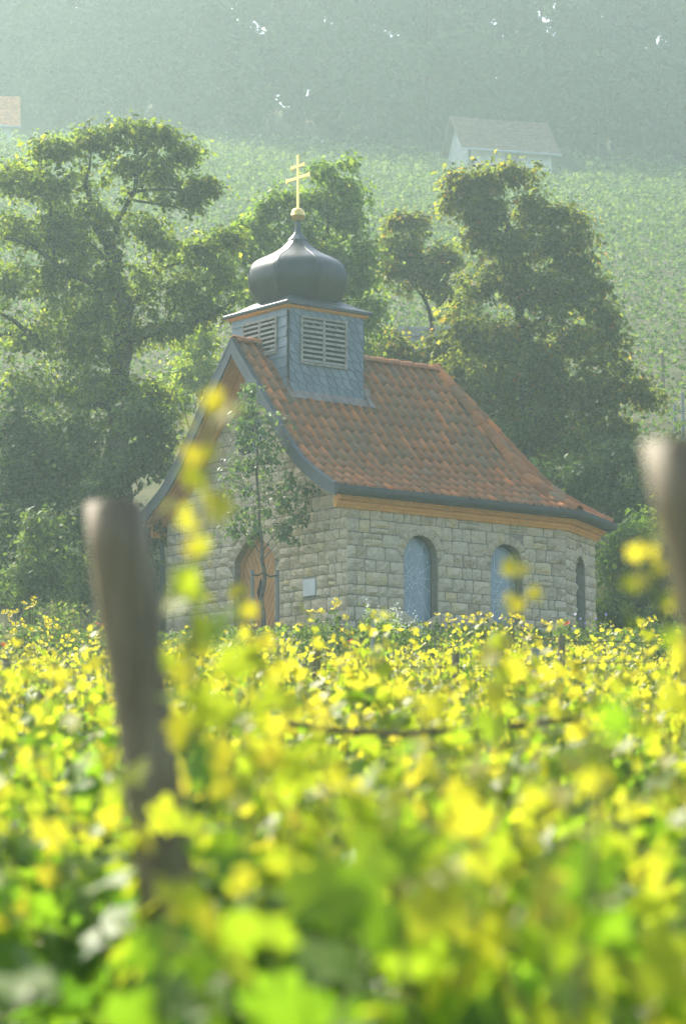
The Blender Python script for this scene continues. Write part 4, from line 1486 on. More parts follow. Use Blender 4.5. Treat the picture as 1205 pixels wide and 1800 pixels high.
px_shrub('elder_shrub', 'dark elder shrub under the pear tree at the photo edge', 60, 62.5, [(50, 760, 80, 60, 22), (130, 800, 70, 60, 20), (50, 820, 70, 50, 20), (10, 860, 50, 60, 14), (90, 870, 60, 60, 18), (40, 940, 70, 50, 18), (0, 990, 40, 50, 10), (120, 950, 50, 50, 14)], 'shrub_leaf', 31, 62, .085, tint=(.42, .24))
px_shrub('hazel_shrub', 'dark shrub behind the leaning wooden post beside the chapel', 200, 61.5, [(190, 850, 60, 46, 16), (250, 740, 36, 60, 12), (270, 800, 30, 60, 10), (150, 930, 50, 60, 14), (225, 930, 46, 60, 14), (190, 1010, 80, 50, 16), (235, 1000, 24, 50, 8)], 'shrub_leaf', 32, 60, .085, tint=(.36, .22))
px_shrub('dogwood_shrub', 'pale green shrub with flat flower heads among dark bushes', 60, 59.0, [(62, 1000, 36, 30, 14), (40, 1030, 36, 30, 10), (85, 1035, 36, 26, 10), (75, 935, 22, 40, 9), (130, 995, 24, 34, 7)], 'shrub_leaf', 33, 40, .08, tint=(.75, .2))
px_shrub('lilac_shrub', 'dark shrub filling the gap below the big maple', 1010, 70.0, [(990, 850, 60, 44, 16), (1060, 860, 50, 50, 16), (1090, 800, 36, 40, 8), (940, 860, 50, 40, 8), (1120, 880, 40, 40, 8), (1040, 930, 60, 40, 12)], 'shrub_leaf', 34, 62, .09, tint=(.42, .22))
px_shrub('privet_shrub', 'fresh green shrub right of the apse eaves', 1090, 65.0, [(1110, 960, 56, 44, 18), (1075, 1000, 34, 50, 13), (1140, 1010, 50, 50, 16), (1185, 980, 40, 60, 12), (1090, 1060, 50, 34, 10), (1160, 1070, 50, 34, 10)], 'bright_leaf', 35, 56, .085, tint=(.36, .22))
px_shrub('sunny_shrub', 'sunlit yellow green shrub behind the right wooden post', 1150, 72.0, [(1150, 820, 40, 30, 12), (1190, 800, 40, 34, 12), (1125, 850, 26, 34, 7), (1180, 870, 44, 40, 12), (1215, 850, 30, 50, 8)], 'bright_leaf', 36, 50, .085, tint=(.75, .2))
px_shrub('rowan_shrub', 'mixed green shrub behind the ridge of the tiled roof', 720, 76.0, [(690, 610, 50, 36, 14), (750, 630, 46, 30, 13), (800, 640, 40, 34, 10), (660, 660, 50, 36, 8), (790, 600, 30, 26, 6), (740, 690, 60, 30, 8), (850, 720, 50, 40, 8)], 'maple_leaf', 37, 52, .10, tint=(.48, .24))
px_shrub('spindle_shrub', 'light green bush glimpsed between pear tree and gable', 340, 78.0, [(340, 650, 46, 40, 14), (300, 700, 40, 50, 10), (370, 600, 36, 34, 9), (260, 780, 40, 50, 8)], 'bright_leaf', 38, 44, .10, tint=(.75, .2))

# young staked tree before the door
px_tree('young_apple_tree', 'slim young tree tied to two stakes before the chapel door', 463, 56.6,
    [([(462, 1060), (461, 1000), (461, 975), (455, 930), (455, 860), (453, 790), (446, 720), (438, 672)], .055, .010), ([(460, 975), (445, 955), (425, 935)], .018, .008), ([(461, 970), (478, 945), (500, 915)], .02, .008), ([(461, 985), (485, 958), (505, 935)], .015, .006), ([(455, 870), (425, 850), (400, 840)], .018, .007), ([(455, 880), (490, 860), (520, 850)], .018, .007)],
    [(438, 682, 12, 14, 4), (440, 712, 22, 20, 6), (430, 745, 18, 18, 4), (462, 735, 16, 16, 4), (490, 737, 16, 6, 2), (445, 770, 28, 22, 7), (470, 775, 20, 16, 3), (415, 815, 26, 22, 6), (450, 815, 30, 24, 8), (480, 800, 22, 20, 4), (395, 830, 14, 14, 3), (430, 860, 30, 20, 6), (470, 860, 22, 20, 4), (510, 850, 24, 24, 6), (535, 862, 16, 20, 3), (500, 890, 34, 24, 8), (425, 915, 26, 22, 6), (410, 935, 16, 14, 3), (455, 905, 24, 22, 5), (490, 930, 32, 20, 7), (525, 905, 20, 16, 3), (515, 950, 16, 10, 2), (445, 950, 14, 12, 2)],
    'sapling_leaf', 41, nl=22, size=.09, spread=.17, thin=.95, tint=(.5, .26), tpl=LEAF_OVAL, bark='bark_grey', wig=.05, twig=.008, up=.25)
_sap = base_at(463, 56.6)
for k, (px, lab) in enumerate(((443, 'grey wooden stake close before the door planks'), (487, 'grey wooden stake at the door jamb edge'))):
    P = at(px, 1002, 56.5); b = base_at(px, 56.5, .25)
    mb = MB(); mb.tube([(0, 0, 0), (0.01, 0, 1.0), (.0, 0, P[2] - b[2])], [.045, .042, .04], 8)
    o = mb.build('tree_stake', MATS['stake_wood'], None, False); o.location = (P[0], P[1], b[2])
    tag(o, lab, 'stake', 'stakes of the young tree')
mb = MB(); A_, B_ = at(462, 1008, 56.55), at(487, 1012, 56.45); C_ = at(443, 1010, 56.45)
mb.tube([C_, (A_ + C_) / 2 + np.array([0, 0, -.03]), A_ + np.array([0, -.06, 0]), (A_ + B_) / 2 + np.array([0, 0, -.04]), B_], .02, 6)
tag(mb.build('tree_tie', MATS['strap'], None, True), 'brown rope tie joining the young tree to its stakes', 'rope')

# ------------------------------------------------------------------ hillside vineyard behind (one mass), posts, huts, forest
hr = np.random.default_rng(51)
P_ = []
th = math.radians(62); dx_, dy_ = math.cos(th), math.sin(th)
for r in np.arange(-90, 190, 2.0):
    for q in np.arange(-80, 260, 1.1):
        x = r * dy_ + q * dx_ - 20; y = 70 - r * dx_ + q * dy_
        if not (69 < y < 216) or abs(x) > .1205 * y + 7.0: continue
        if np.hypot(x - _CHC[0], y - _CHC[1]) < 11: continue
        if (abs(x - 12.0) < 5.5 or x < -20.5) and y > 193: continue
        P_.append((x + hr.normal(0, .12), y + hr.normal(0, .12)))
P_ = np.array(P_)
gz = ground(P_[:, 0], P_[:, 1])
nl_ = 40
pos = np.repeat(np.stack([P_[:, 0], P_[:, 1], gz], -1), nl_, axis=0)
h_ = np.repeat(hr.uniform(1.5, 2.1, len(P_)), nl_)
u_ = hr.random(len(pos))
pos[:, 2] += .25 + (h_ - .25) * u_ ** .75
pos[:, :2] += hr.normal(0, .27, (len(pos), 2)) * (1.15 - .6 * u_)[:, None]
V, F, T = leaf_arrays(LEAF_CLUMP, pos, (.11 + .0009 * (pos[:, 1] - 70)) * hr.uniform(.6, 1.3, len(pos)), hr.normal(.36, .2, len(pos)) + .35 * u_ ** 2, hr, up=.3, droop=.5)
o = link(bpy.data.objects.new('hillside_vines', tri_mesh('hillside_vines', V, F, MATS['hill_vine_leaf'], T)))
tag(o, 'hazy green vineyard covering the steep slope behind', 'vineyard', None, 'stuff')


def steel_post(px, py, depth, wpx, mat, label, group, h=None):
    P = at(px, py, depth); g = float(ground(P[0], P[1])) - .3
    w = wpx * depth / PX / 2
    mb = MB(); tl = hr.normal(0, .02)
    mb.tube([(0, 0, 0), (tl * .5, 0, (P[2] - g) * .5), (tl, 0, P[2] - g)], [w * 1.05, w, w * .95], 8)
    o = mb.build('vineyard_post', MATS[mat]); o.location = (P[0] - tl, P[1], g)
    return tag(o, label, 'post', group)


TOPW = {337: 'first right of the pear tree crown', 398: 'second right of the pear tree crown', 457: 'third right of the pear tree', 512: 'right above the golden cross', 566: 'first right of the golden cross', 620: 'second right of the golden cross', 690: 'above the small forked tree', 738: 'first left of the white hut', 1040: 'first right of the white hut', 1068: 'second right of the white hut', 1112: 'third right of the white hut', 1125: 'fourth right of the white hut'}
for px, py, d in ((337, 231, 216), (398, 232, 216), (457, 236, 216), (512, 241, 216), (566, 246, 216), (738, 268, 215), (1040, 287, 214), (1068, 300, 213), (1112, 290, 214), (1125, 291, 214), (620, 262, 214), (690, 272, 214)):
    steel_post(px, py, d, 4.5, 'steel', 'thin pale post at the vineyard top, ' + TOPW[px], 'posts at the vineyard top')
for px, py, d, m, lab in ((1163, 620, 92, 'post_wood', 'dark wooden post in the vineyard right of the maple'), (1184, 698, 84, 'steel', 'grey steel post with wires behind the right blurred post'), (1198, 690, 82, 'steel', 'steel post at the photo edge above the right blurred post'), (1077, 545, 104, 'steel', 'pale post half way up the slope beside the maple crown'), (330, 560, 88, 'steel', 'thin pale post glimpsed between pear tree and turret'), (372, 575, 86, 'steel', 'pale post just left of the turret eaves')):
    steel_post(px, py, d, 7, m, lab, 'posts on the slope')
for px, py, d in ((1060, 425, 150), (1100, 465, 138), (1142, 375, 165), (1170, 510, 122), (1195, 440, 140), (1045, 345, 180), (1122, 590, 108), (1187, 580, 106), (440, 295, 190), (402, 325, 175), (642, 300, 185), (690, 330, 172), (733, 345, 165), (760, 300, 190)):
    steel_post(px, py, d, 4.5, 'stake_wood', 'thin weathered post among the vines half way up the hillside', 'posts among the hillside vines')
for k, (py, lab) in enumerate(((722, 'upper thin wire strung to the steel posts behind'), (755, 'lower thin wire strung to the steel posts behind'))):
    mb = MB(); mb.tube([at(1120, py + 12, 84), at(1184, py + 2, 84), at(1300, py + 10, 84)], .012, 4)
    tag(mb.build('trellis_wire', MATS['steel']), lab, 'wire', 'wires on the slope')


def hut(name, label, org, rz, L, Wd, hw_, rise, roofmat, over=.35, rows=9):
    r = empty(name, org, rz); tag(r, label, 'hut')
    mb = MB(); mb.box(0, L, 0, Wd, -1.2, hw_)
    mb.poly([(0.001, 0, hw_), (0.001, Wd, hw_), (0.001, Wd / 2, hw_ + rise * .86)]); mb.poly([(L - .001, 0, hw_), (L - .001, Wd, hw_), (L - .001, Wd / 2, hw_ + rise * .86)])
    mb.build('wall', MATS['plaster'], r)
    rf = empty('roof', (0, 0, 0), 0, r)
    for side in (0, 1):
        y0 = -over if side == 0 else Wd + over; ym = Wd / 2
        z0 = hw_ - over * rise / (Wd / 2) * .86; z1 = hw_ + rise * .9
        for k in range(rows):
            t0, t1 = k / rows, (k + 1.15) / rows
            a = lambda t: (y0 + (ym - y0) * min(t, 1), z0 + (z1 - z0) * min(t, 1))
            (ya, za), (yb, zb2) = a(t0), a(t1)
            mb = MB(); m = 14; xs = np.linspace(-over, L + over, m)
            sag = lambda x: -.07 * math.sin(math.pi * (x + over) / (L + 2 * over))
            mb.sweep(xs, lambda i: [(xs[i], ya, za + .02 + sag(xs[i])), (xs[i], ya, za + .06 + sag(xs[i]) + hr.normal(0, .008)), (xs[i], yb, zb2 + .03 + sag(xs[i]))])
            mb.build('tile_course', MATS[roofmat], rf)
    for x0 in (-over, L + over):
        mb = MB()
        mb.prism([(x0, -over, hw_ - over * rise / (Wd / 2) * .86 - .12), (x0, -over, hw_ - over * rise / (Wd / 2) * .86), (x0, Wd / 2, hw_ + rise * .9), (x0, Wd / 2, hw_ + rise * .9 - .16)], (.04 if x0 < 0 else -.04, 0, 0))
        mb.prism([(x0, Wd + over, hw_ - over * rise / (Wd / 2) * .86 - .12), (x0, Wd + over, hw_ - over * rise / (Wd / 2) * .86), (x0, Wd / 2, hw_ + rise * .9), (x0, Wd / 2, hw_ + rise * .9 - .16)], (.04 if x0 < 0 else -.04, 0, 0))
        mb.build('barge_board', MATS['post_wood'], rf)
    mb = MB(); mb.box(-over, L + over, -over - .11, -over + .0, hw_ - over * rise / (Wd / 2) * .86 - .08, hw_ - over * rise / (Wd / 2) * .86 + .02)
    mb.build('gutter', MATS['zinc_light'], rf)
    mb = MB(); mb.box(L * .44, L * .62, -.03, .01, -.8, hw_ - .35); mb.build('door', MATS['stake_wood'], r)
    mb = MB(); mb.box(.02, .16, -.035, -.001, -1, hw_); mb.build('corner_post', MATS['bark_grey'], r)
    return r


hp = at(822, 276, 208)
hut('vineyard_hut', 'white plastered hut with brown roof at the forest edge', hp, math.radians(15), 6.6, 5.2, 1.1, 3.0, 'roof_brown', .6)
hp2 = at(-100, 232, 212)
hut('winegrower_hut', 'hut with orange roof cut off by the upper left photo edge', hp2, math.radians(8), 5.3, 5.0, 1.1, 2.9, 'roof_orange', .6)
# dry stone terrace wall between the trees
wr = empty('terrace_wall', at(690, 602, 92), math.radians(4)); tag(wr, 'short grey terrace wall glimpsed through the small forked tree', 'wall', None, 'thing')
z = -.6
while z < .45:
    x = 0.0; hh = hr.uniform(.16, .24)
    while x < 2.6:
        w = hr.uniform(.25, .5); V_, F_ = stone_arrays([(x + .01, z + .01), (x + w - .01, z + .01), (x + w - .01, z + hh - .01), (x + .01, z + hh - .01)], .05, hr)
        add('stone', [(a, -d, zz_) for a, d, zz_ in V_], F_, MATS['wall_stone'], wr); x += w
    z += hh
mb = MB(); mb.box(0, 2.7, .02, .5, -.7, .46); mb.build('backfill', MATS['wall_stone'], wr)


# forest on the crest
def forest_variant(seed, H, R, lean):
    rng = np.random.default_rng(seed)
    O_ = np.zeros(3)
    top = np.array([lean, 0, H * .85])
    limbs = [(np.array([O_, top * .5 + np.array([.15, .1, 0]), top]), .22, .05)]
    lobes = []
    for k in range(10):
        a = rng.uniform(0, 2 * math.pi); t = rng.uniform(.28, 1.0)
        rr = R * (1 - abs(t - .6) * 1.1) * rng.uniform(.4, 1.0)
        c = np.array([lean * t + rr * math.cos(a), rr * math.sin(a), H * t])
        lobes.append((c, np.array([1, 1, .75]) * R * rng.uniform(.30, .52), 8))
    for k in range(4):
        a = rng.uniform(0, 2 * math.pi); e = np.array([R * .8 * math.cos(a), R * .8 * math.sin(a), H * rng.uniform(.5, .8)])
        limbs.append((np.array([top * .45, (top * .45 + e) / 2 + np.array([0, 0, .3]), e]), .09, .03))
    return tree_meshes(O_, limbs, lobes, 'forest_leaf', rng, nl=60, size=.5, spread=.9, thin=.8, tpl=LEAF_CLUMP, bark='bark', tint=(.42, .14), wig=.06, twig=.02)


fvars = [forest_variant(100 + i, 19 + 1.6 * i, 4.4 + .25 * i, (-.5, .4, .1, -.2, .7)[i]) for i in range(5)]
uvars = [forest_variant(140 + i, 7.0 + 1.2 * i, 3.8, .1) for i in range(3)]
fr_ = np.random.default_rng(61)
LAB = 'tall hazy tree in the %s row of the wood, %s'
LABU = 'low bushy hazy tree at the wood edge, %s'


def above(px):
    for lim, w in ((0, 'cut by the left edge'), (60, 'behind the orange hut'), (150, 'above the pear crown left'), (240, 'above the pear crown middle'), (330, 'above the pear crown right'), (420, 'left above the cross'), (500, 'just left of the cross'), (560, 'above the golden cross'), (640, 'just right of the cross'), (720, 'above the small forked tree'), (790, 'left of the white hut'), (850, 'behind the white hut gable'), (910, 'behind the white hut'), (985, 'behind the white hut eaves end'), (1060, 'right of the white hut'), (1130, 'farther right of the white hut'), (1205, 'at the upper right corner')):
        if px < lim: return w
    return 'cut by the right edge'


for row, (y, n) in enumerate(((223, 12), (230, 12), (238, 11))):
    for k in range(n):
        hw_x = .1205 * y + 8
        x = -hw_x + 2 * hw_x * (k + .5 * (row % 2) + fr_.uniform(-.25, .25)) / (n - .5)
        yy_ = y + fr_.uniform(-1.5, 1.5)
        if row == 0 and (abs(x - 12.5) < 5.5 or x < -21): yy_ += 4
        m = fvars[int(fr_.integers(5))]
        t = place_tree('forest_tree', LAB % (('front', 'second', 'back')[row], above(602.5 + PX * x / yy_)), (x, yy_, float(ground(x, yy_)) - .2), m, 'tree', 'trees of the wood on the hill')
        t.rotation_euler = (0, 0, fr_.uniform(0, 6.28)); s = fr_.uniform(.85, 1.2); t.scale = (s, s, s)
for k in range(28):
    y = fr_.uniform(219, 228); hw_x = .1205 * y + 6; x = -hw_x + 2 * hw_x * (k + fr_.uniform(0, 1)) / 28
    if (abs(x - 12.5) < 5.5 or x < -21): y = max(y, 225) + 1
    t = place_tree('understory_tree', LABU % above(602.5 + PX * x / y), (x, y, float(ground(x, y)) - .2), uvars[int(fr_.integers(3))], 'tree', 'low trees along the wood edge')
    t.rotation_euler = (0, 0, fr_.uniform(0, 6.28)); s = fr_.uniform(.8, 1.2); t.scale = (s, s, s)

# ------------------------------------------------------------------ garden bank: grasses and flowers
gr = np.random.default_rng(71)
n = 2600
y = gr.uniform(41, 57, n); x = gr.uniform(-1, 1, n) * (.1205 * y + .5)
keep = np.hypot(x - _CHC[0], y - _CHC[1]) > 5.2
x, y = x[keep], y[keep]
nb = 7
pos = np.repeat(np.stack([x, y, ground(x, y) - .02], -1), nb, axis=0); pos[:, :2] += gr.normal(0, .08, (len(pos), 2))
tip = gr.normal(0, .3, pos.shape); tip[:, 2] = 1; tip /= np.linalg.norm(tip, axis=1)[:, None]
nr = gr.normal(size=pos.shape); nr -= (nr * tip).sum(1)[:, None] * tip; nr /= np.linalg.norm(nr, axis=1)[:, None]
hb = np.repeat(np.stack([x, y, ground(x, y)], -1), 10, axis=0); hb[:, :2] += gr.normal(0, .16, (len(hb), 2)); hb[:, 2] += gr.uniform(.02, .55, len(hb)) * np.clip((58 - hb[:, 1]) / 9, .28, 1)
herb = leaf_arrays(LEAF_OVAL, hb, .10 * gr.uniform(.6, 1.4, len(hb)), gr.normal(.3, .2, len(hb)), gr, up=.2, droop=0)
V, F, T = leaf_arrays(BLADE, pos, gr.uniform(.2, .5, len(pos)) * np.clip((58 - pos[:, 1]) / 9, .4, 1), gr.normal(.45, .25, len(pos)), gr, frames=(np.cross(tip, nr), tip, nr))
V, F, T = cat_arrays([(V, F, T), herb])
tag(link(bpy.data.objects.new('meadow_grass', tri_mesh('meadow_grass', V, F, MATS['grass_leaf'], T))), 'rough grass and herbs on the bank before the chapel', 'grass', None, 'stuff')


def petal_mesh(name, mat, n, r, cup):
    v = [(0, 0, 0)]; f = []
    for k in range(n):
        a = 2 * math.pi * k / n; b = len(v)
        for da, rr, z in ((-.55, .55, .5), (-.62, .95, .8), (0, 1.02, 1.0), (.62, .95, .8), (.55, .55, .5)):
            v.append((rr * r * math.cos(a + da), rr * r * math.sin(a + da), z * cup * r + .004 * (k % 2)))
        f += [(0, b, b + 4), (b, b + 1, b + 2), (b, b + 2, b + 3), (b, b + 3, b + 4)]
    return tri_mesh(name, np.array(v), np.array(f), MATS[mat], gr.uniform(0, 1, len(v)))


primrose_flower = petal_mesh('flower', 'yellow_petal', 4, .062, .55)
poppy_flower = petal_mesh('flower', 'red_petal', 4, .05, .6)
lilac_flower = petal_mesh('flower', 'lilac_petal', 8, .022, .1)


def flower_plant(name, label, cat, group, heads, depth, data, leafmat='shrub_leaf', stem_leaf=26, lsize=.085, upward=True):
    """heads: photo points of the flowers, all on one plant rooted below their middle"""
    H = np.array([at(px, py, depth + gr.uniform(-.25, .25)) for px, py in heads])
    c = H.mean(0); b = np.array([c[0], c[1], float(ground(c[0], c[1])) - .03])
    r = empty(name, b); tag(r, label, cat, group)
    tubes = []; lp = []
    for h in H:
        p = h - b; P = np.array([[gr.normal(0, .03), gr.normal(0, .03), 0], p * np.array([.55, .55, .55]) + gr.normal(0, .02, 3), p - np.array([0, 0, .02])])
        Q = resample(P, .15); tubes.append((Q, np.linspace(.009, .005, len(Q))))
        t = gr.random(stem_leaf) ** .8
        lp.append(np.stack([np.interp(t, np.linspace(0, 1, len(Q)), Q[:, i]) for i in range(3)], -1) * np.array([1, 1, .94]))
        o = bpy.data.objects.new('flower', data); d = Vector((gr.normal(0, .5), -.6 + gr.normal(0, .4), .8)).normalized()
        o.matrix_local = Matrix.Translation(Vector(p)) @ d.to_track_quat('Z', 'Y').to_matrix().to_4x4() @ Matrix.Rotation(gr.uniform(0, 6), 4, 'Z') @ Matrix.Scale(gr.uniform(.8, 1.2), 4)
        link(o, r)
    link(bpy.data.objects.new('stem', tubes_mesh('stem', tubes, MATS['shoot'], 5)), r)
    lp = np.concatenate(lp) + gr.normal(0, .035, (len(lp) * stem_leaf, 3))
    V, F, T = leaf_arrays(LEAF_OVAL, lp, lsize * gr.uniform(.7, 1.4, len(lp)), gr.normal(.5, .2, len(lp)), gr, up=.1, droop=-.2)
    link(bpy.data.objects.new('leaves', tri_mesh('leaves', V, F, MATS[leafmat], T)), r)
    return r


G1 = 'evening primroses before the chapel'
prim = [
    ([(42, 1062), (50, 1070), (56, 1056), (62, 1064), (60, 1052), (46, 1080)], 44, 'tallest clump of yellow primroses at the lower left shrubs'),
    ([(10, 1078), (22, 1080), (30, 1076), (16, 1092)], 44, 'yellow primrose at the photo edge under the dark elder'),
    ([(28, 1100), (38, 1092), (42, 1102), (55, 1110), (26, 1112)], 43, 'yellow primrose with drooping buds in the lower left clump'),
    ([(80, 1088), (86, 1096), (98, 1090), (100, 1104), (84, 1104), (70, 1108)], 43, 'yellow primrose close left of the leaning wooden post'),
    ([(60, 1138), (70, 1132), (64, 1150)], 41, 'small yellow primrose low before the dark bushes'),
    ([(120, 1120), (132, 1115), (128, 1128)], 42, 'lone yellow primrose between clump and wooden post'),
    ([(157, 1120), (175, 1114), (176, 1122), (168, 1132)], 44, 'yellow primrose touching the blurred leaning post'),
    ([(545, 1076), (558, 1077), (564, 1076), (520, 1103), (526, 1100)], 47, 'yellow primrose below the white plaque'),
    ([(586, 1063), (590, 1056), (597, 1063), (588, 1070), (607, 1087), (602, 1110), (610, 1112), (598, 1108)], 48, 'tall yellow primrose at the corner of the chapel walls'),
    ([(437, 1103), (447, 1101), (430, 1108)], 47, 'yellow primrose at the foot of the chapel door'),
    ([(703, 1110), (723, 1108), (727, 1117), (752, 1098)], 46, 'yellow primrose under the first arched window'),
    ([(768, 1082), (787, 1084), (798, 1091), (799, 1102), (786, 1093)], 46, 'yellow primrose between the two arched windows'),
    ([(815, 1088), (842, 1080), (830, 1092), (850, 1093), (860, 1084), (843, 1098)], 46, 'dense yellow primrose left of the second arched window'),
    ([(882, 1086), (898, 1094), (908, 1086), (916, 1087), (897, 1084), (900, 1104), (912, 1104), (930, 1104)], 46, 'yellow primrose below the second arched window'),
    ([(954, 1096), (965, 1098), (984, 1096)], 47, 'yellow primrose before the apse corner'),
    ([(1088, 1112), (1103, 1109), (1120, 1098), (1140, 1092), (1148, 1088), (1127, 1104), (1135, 1100)], 45, 'yellow primrose right of the apse'),
    ([(1146, 1112), (1152, 1120), (1160, 1130)], 43, 'yellow primrose near the right blurred post'),
    ([(640, 1180), (655, 1165), (610, 1172), (628, 1160)], 36, 'yellow primrose among the vines below the chapel corner'),
]
for heads, d, lab in prim: flower_plant('evening_primrose', lab, 'flower', G1, heads, d, primrose_flower)
for heads, d, lab in (([(4, 1136), (8, 1134)], 43, 'red poppy at the lower left photo edge'), ([(997, 1098)], 46, 'red poppy before the apse corner'), ([(617, 1128)], 44, 'orange red poppy below the chapel corner'), ([(170, 1098), (180, 1100)], 47, 'dull red poppy half behind the leaning post')):
    flower_plant('poppy', lab, 'flower', 'poppies before the chapel', heads, d, poppy_flower, 'grass_leaf', 16, .07)
flower_plant('aster', 'pale lilac flowers at the foot of the door stakes', 'flower', None, [(480 + 6 * i, 1118 + 6 * (i % 3)) for i in range(9)], 46, lilac_flower, 'grass_leaf', 12, .06)
flower_plant('scabious', 'small lilac flowers before the apse window', 'flower', None, [(1010 + 9 * i, 1080 + 8 * (i % 3)) for i in range(7)], 47, lilac_flower, 'grass_leaf', 12, .06)


def spire_bush(label, cx, cy, wx, depth, n, mat, leaf):
    c = at(cx, cy, depth); b = np.array([c[0], c[1], float(ground(c[0], c[1])) - .05]); r = empty('flowering_bush', b); tag(r, label, 'bush')
    tubes = []; lp = []; fp = []
    for k in range(n):
        h = at(cx + gr.normal(0, wx), cy + gr.normal(0, 9) + 6, depth + gr.uniform(-.4, .4)) - b
        Q = resample(np.array([[0, 0, 0], h * np.array([.6, .6, .5]), h]), .12); tubes.append((Q, np.linspace(.008, .003, len(Q))))
        t = gr.random(60) ** .7; lp.append(np.stack([np.interp(t, np.linspace(0, 1, len(Q)), Q[:, i]) for i in range(3)], -1) * np.array([1, 1, .95]))
        fp.append(h + gr.normal(0, .03, (16, 3)) * np.array([1, 1, 2.0]))
    link(bpy.data.objects.new('stem', tubes_mesh('stem', tubes, MATS['shoot'], 4)), r)
    lp = np.concatenate(lp); lp += gr.normal(0, .05, lp.shape); fp = np.concatenate(fp)
    V, F, T = leaf_arrays(LEAF_OVAL, lp, .07 * gr.uniform(.6, 1.3, len(lp)), gr.normal(.5, .2, len(lp)), gr, up=.1, droop=-.2)
    link(bpy.data.objects.new('leaves', tri_mesh('leaves', V, F, MATS[leaf], T)), r)
    V, F, T = leaf_arrays(LEAF_DIAMOND, fp, .032 * gr.uniform(.7, 1.3, len(fp)), gr.random(len(fp)), gr, up=.1)
    tag(link(bpy.data.objects.new('blossoms', tri_mesh('blossoms', V, F, MATS[mat], T)), r), kind='stuff')


spire_bush('white flowering bush left of the first arched window', 665, 1072, 16, 50, 16, 'white_petal', 'bright_leaf')
spire_bush('white flowering bush under the first arched window', 712, 1092, 14, 49, 12, 'white_petal', 'bright_leaf')
spire_bush('dark leafy herb at the front wall foot', 560, 1095, 14, 49, 10, 'grass_leaf', 'shrub_leaf')
spire_bush('reddish seeding dock beside the left dark shrubs', 110, 1060, 30, 50, 18, 'grass_leaf', 'grass_leaf')
spire_bush('seeding grass stems right of the apse window', 1160, 1085, 26, 50, 16, 'grass_leaf', 'shrub_leaf')
spire_bush('dry seeding stems before the apse corner', 985, 1088, 10, 50, 8, 'grass_leaf', 'grass_leaf')

# ------------------------------------------------------------------ vineyard in front: grapevines, posts, wires
vr = np.random.default_rng(81)


def vine_variant(seed, tpl, n_shoot, size, step):
    rng = np.random.default_rng(seed)
    tk = resample(np.array([[0, 0, -.1], [.03, .02, .3], [-.02, 0, .6], [.02, .01, .78]]), .12)
    tk[1:-1] += rng.normal(0, .012, (len(tk) - 2, 3))
    trunk = [(tk, np.linspace(.034, .022, len(tk)))]
    canes = []
    for sg in (-1, 1):
        P = resample(np.array([[.02, .01, .78], [sg * .25, .03, .86], [sg * .55, 0, .84]]), .1); canes.append((P, np.linspace(.013, .007, len(P))))
    shoots = []; lp = []; ls = []; lt = []
    for k in range(n_shoot):
        x0 = rng.uniform(-.58, .58); y0 = rng.normal(0, .06)
        H = rng.uniform(1.30, 1.56) if rng.random() < .8 else rng.uniform(1.55, 1.75)
        lean = rng.normal(0, .14, 2)
        P = np.array([[x0, y0, .84], [x0 + lean[0] * .4, y0 + lean[1] * .5, .84 + (H - .84) * .5], [x0 + lean[0], y0 + lean[1] * 1.4, H]])
        if H > 1.5: P[2][:2] += rng.normal(0, .12, 2)
        Q = resample(P, .06); Q[1:-1] += rng.normal(0, .006, (len(Q) - 2, 3))
        shoots.append((Q, np.linspace(.0055, .0022, len(Q))))
        m = int((H - .84) / step) + 2
        t = np.linspace(.02, 1, m) + rng.normal(0, .02, m); t = np.clip(t, 0, 1)
        q = np.stack([np.interp(t, np.linspace(0, 1, len(Q)), Q[:, i]) for i in range(3)], -1)
        a = rng.uniform(0, 6.28, m); rr = rng.uniform(.04, .17, m) * (1.1 - .75 * t)
        q += np.stack([rr * np.cos(a), rr * np.sin(a) * 1.3, rng.normal(0, .02, m)], -1)
        lp.append(q); ls.append(size * (1.08 - .62 * np.clip((t - .55) / .45, 0, 1)) * rng.uniform(.72, 1.18, m))
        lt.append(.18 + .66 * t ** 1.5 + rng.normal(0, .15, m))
    # lower skirt of old leaves
    m = n_shoot * 5
    q = np.stack([rng.uniform(-.6, .6, m), rng.normal(0, .17, m), rng.uniform(.45, 1.15, m)], -1)
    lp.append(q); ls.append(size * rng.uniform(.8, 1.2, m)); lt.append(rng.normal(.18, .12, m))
    return trunk, canes + shoots, np.concatenate(lp), np.concatenate(ls), np.concatenate(lt), rng


def vine_meshes(seed, tpl, n_shoot, size, step, young=0.0):
    trunk, canes, lp, ls, lt, rng = vine_variant(seed, tpl, n_shoot, size, step)
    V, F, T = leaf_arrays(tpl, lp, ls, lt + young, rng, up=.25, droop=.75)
    return tubes_mesh('trunk', trunk, MATS['vine_bark'], 6), tubes_mesh('canes', canes, MATS['shoot'], 4), tri_mesh('foliage', V, F, MATS['vine_leaf'], T)


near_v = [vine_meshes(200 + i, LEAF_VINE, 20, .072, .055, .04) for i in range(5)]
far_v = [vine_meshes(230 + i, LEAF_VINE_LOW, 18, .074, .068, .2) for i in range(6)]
rows = [5.7, 7.2, 8.8, 10.5] + [12.3 + 1.85 * i for i in range(16)]
ORD = 'second third fourth fifth sixth seventh eighth ninth tenth eleventh twelfth thirteenth fourteenth fifteenth sixteenth seventeenth eighteenth nineteenth twentieth twenty-first'.split()


def below(px):
    for lim, w in ((20, 'cut by the left edge'), (110, 'below the dark elder'), (200, 'just left of the leaning post'), (300, 'behind the leaning post'), (390, 'below the left gable foot'), (500, 'below the chapel door'), (580, 'below the white plaque'), (660, 'below the wall corner'), (770, 'below the first window'), (850, 'between both windows'), (940, 'below the second window'), (1040, 'below the apse'), (1120, 'right of the apse'), (1190, 'below the right post')):
        if px < lim: return w
    return 'cut by the right edge'


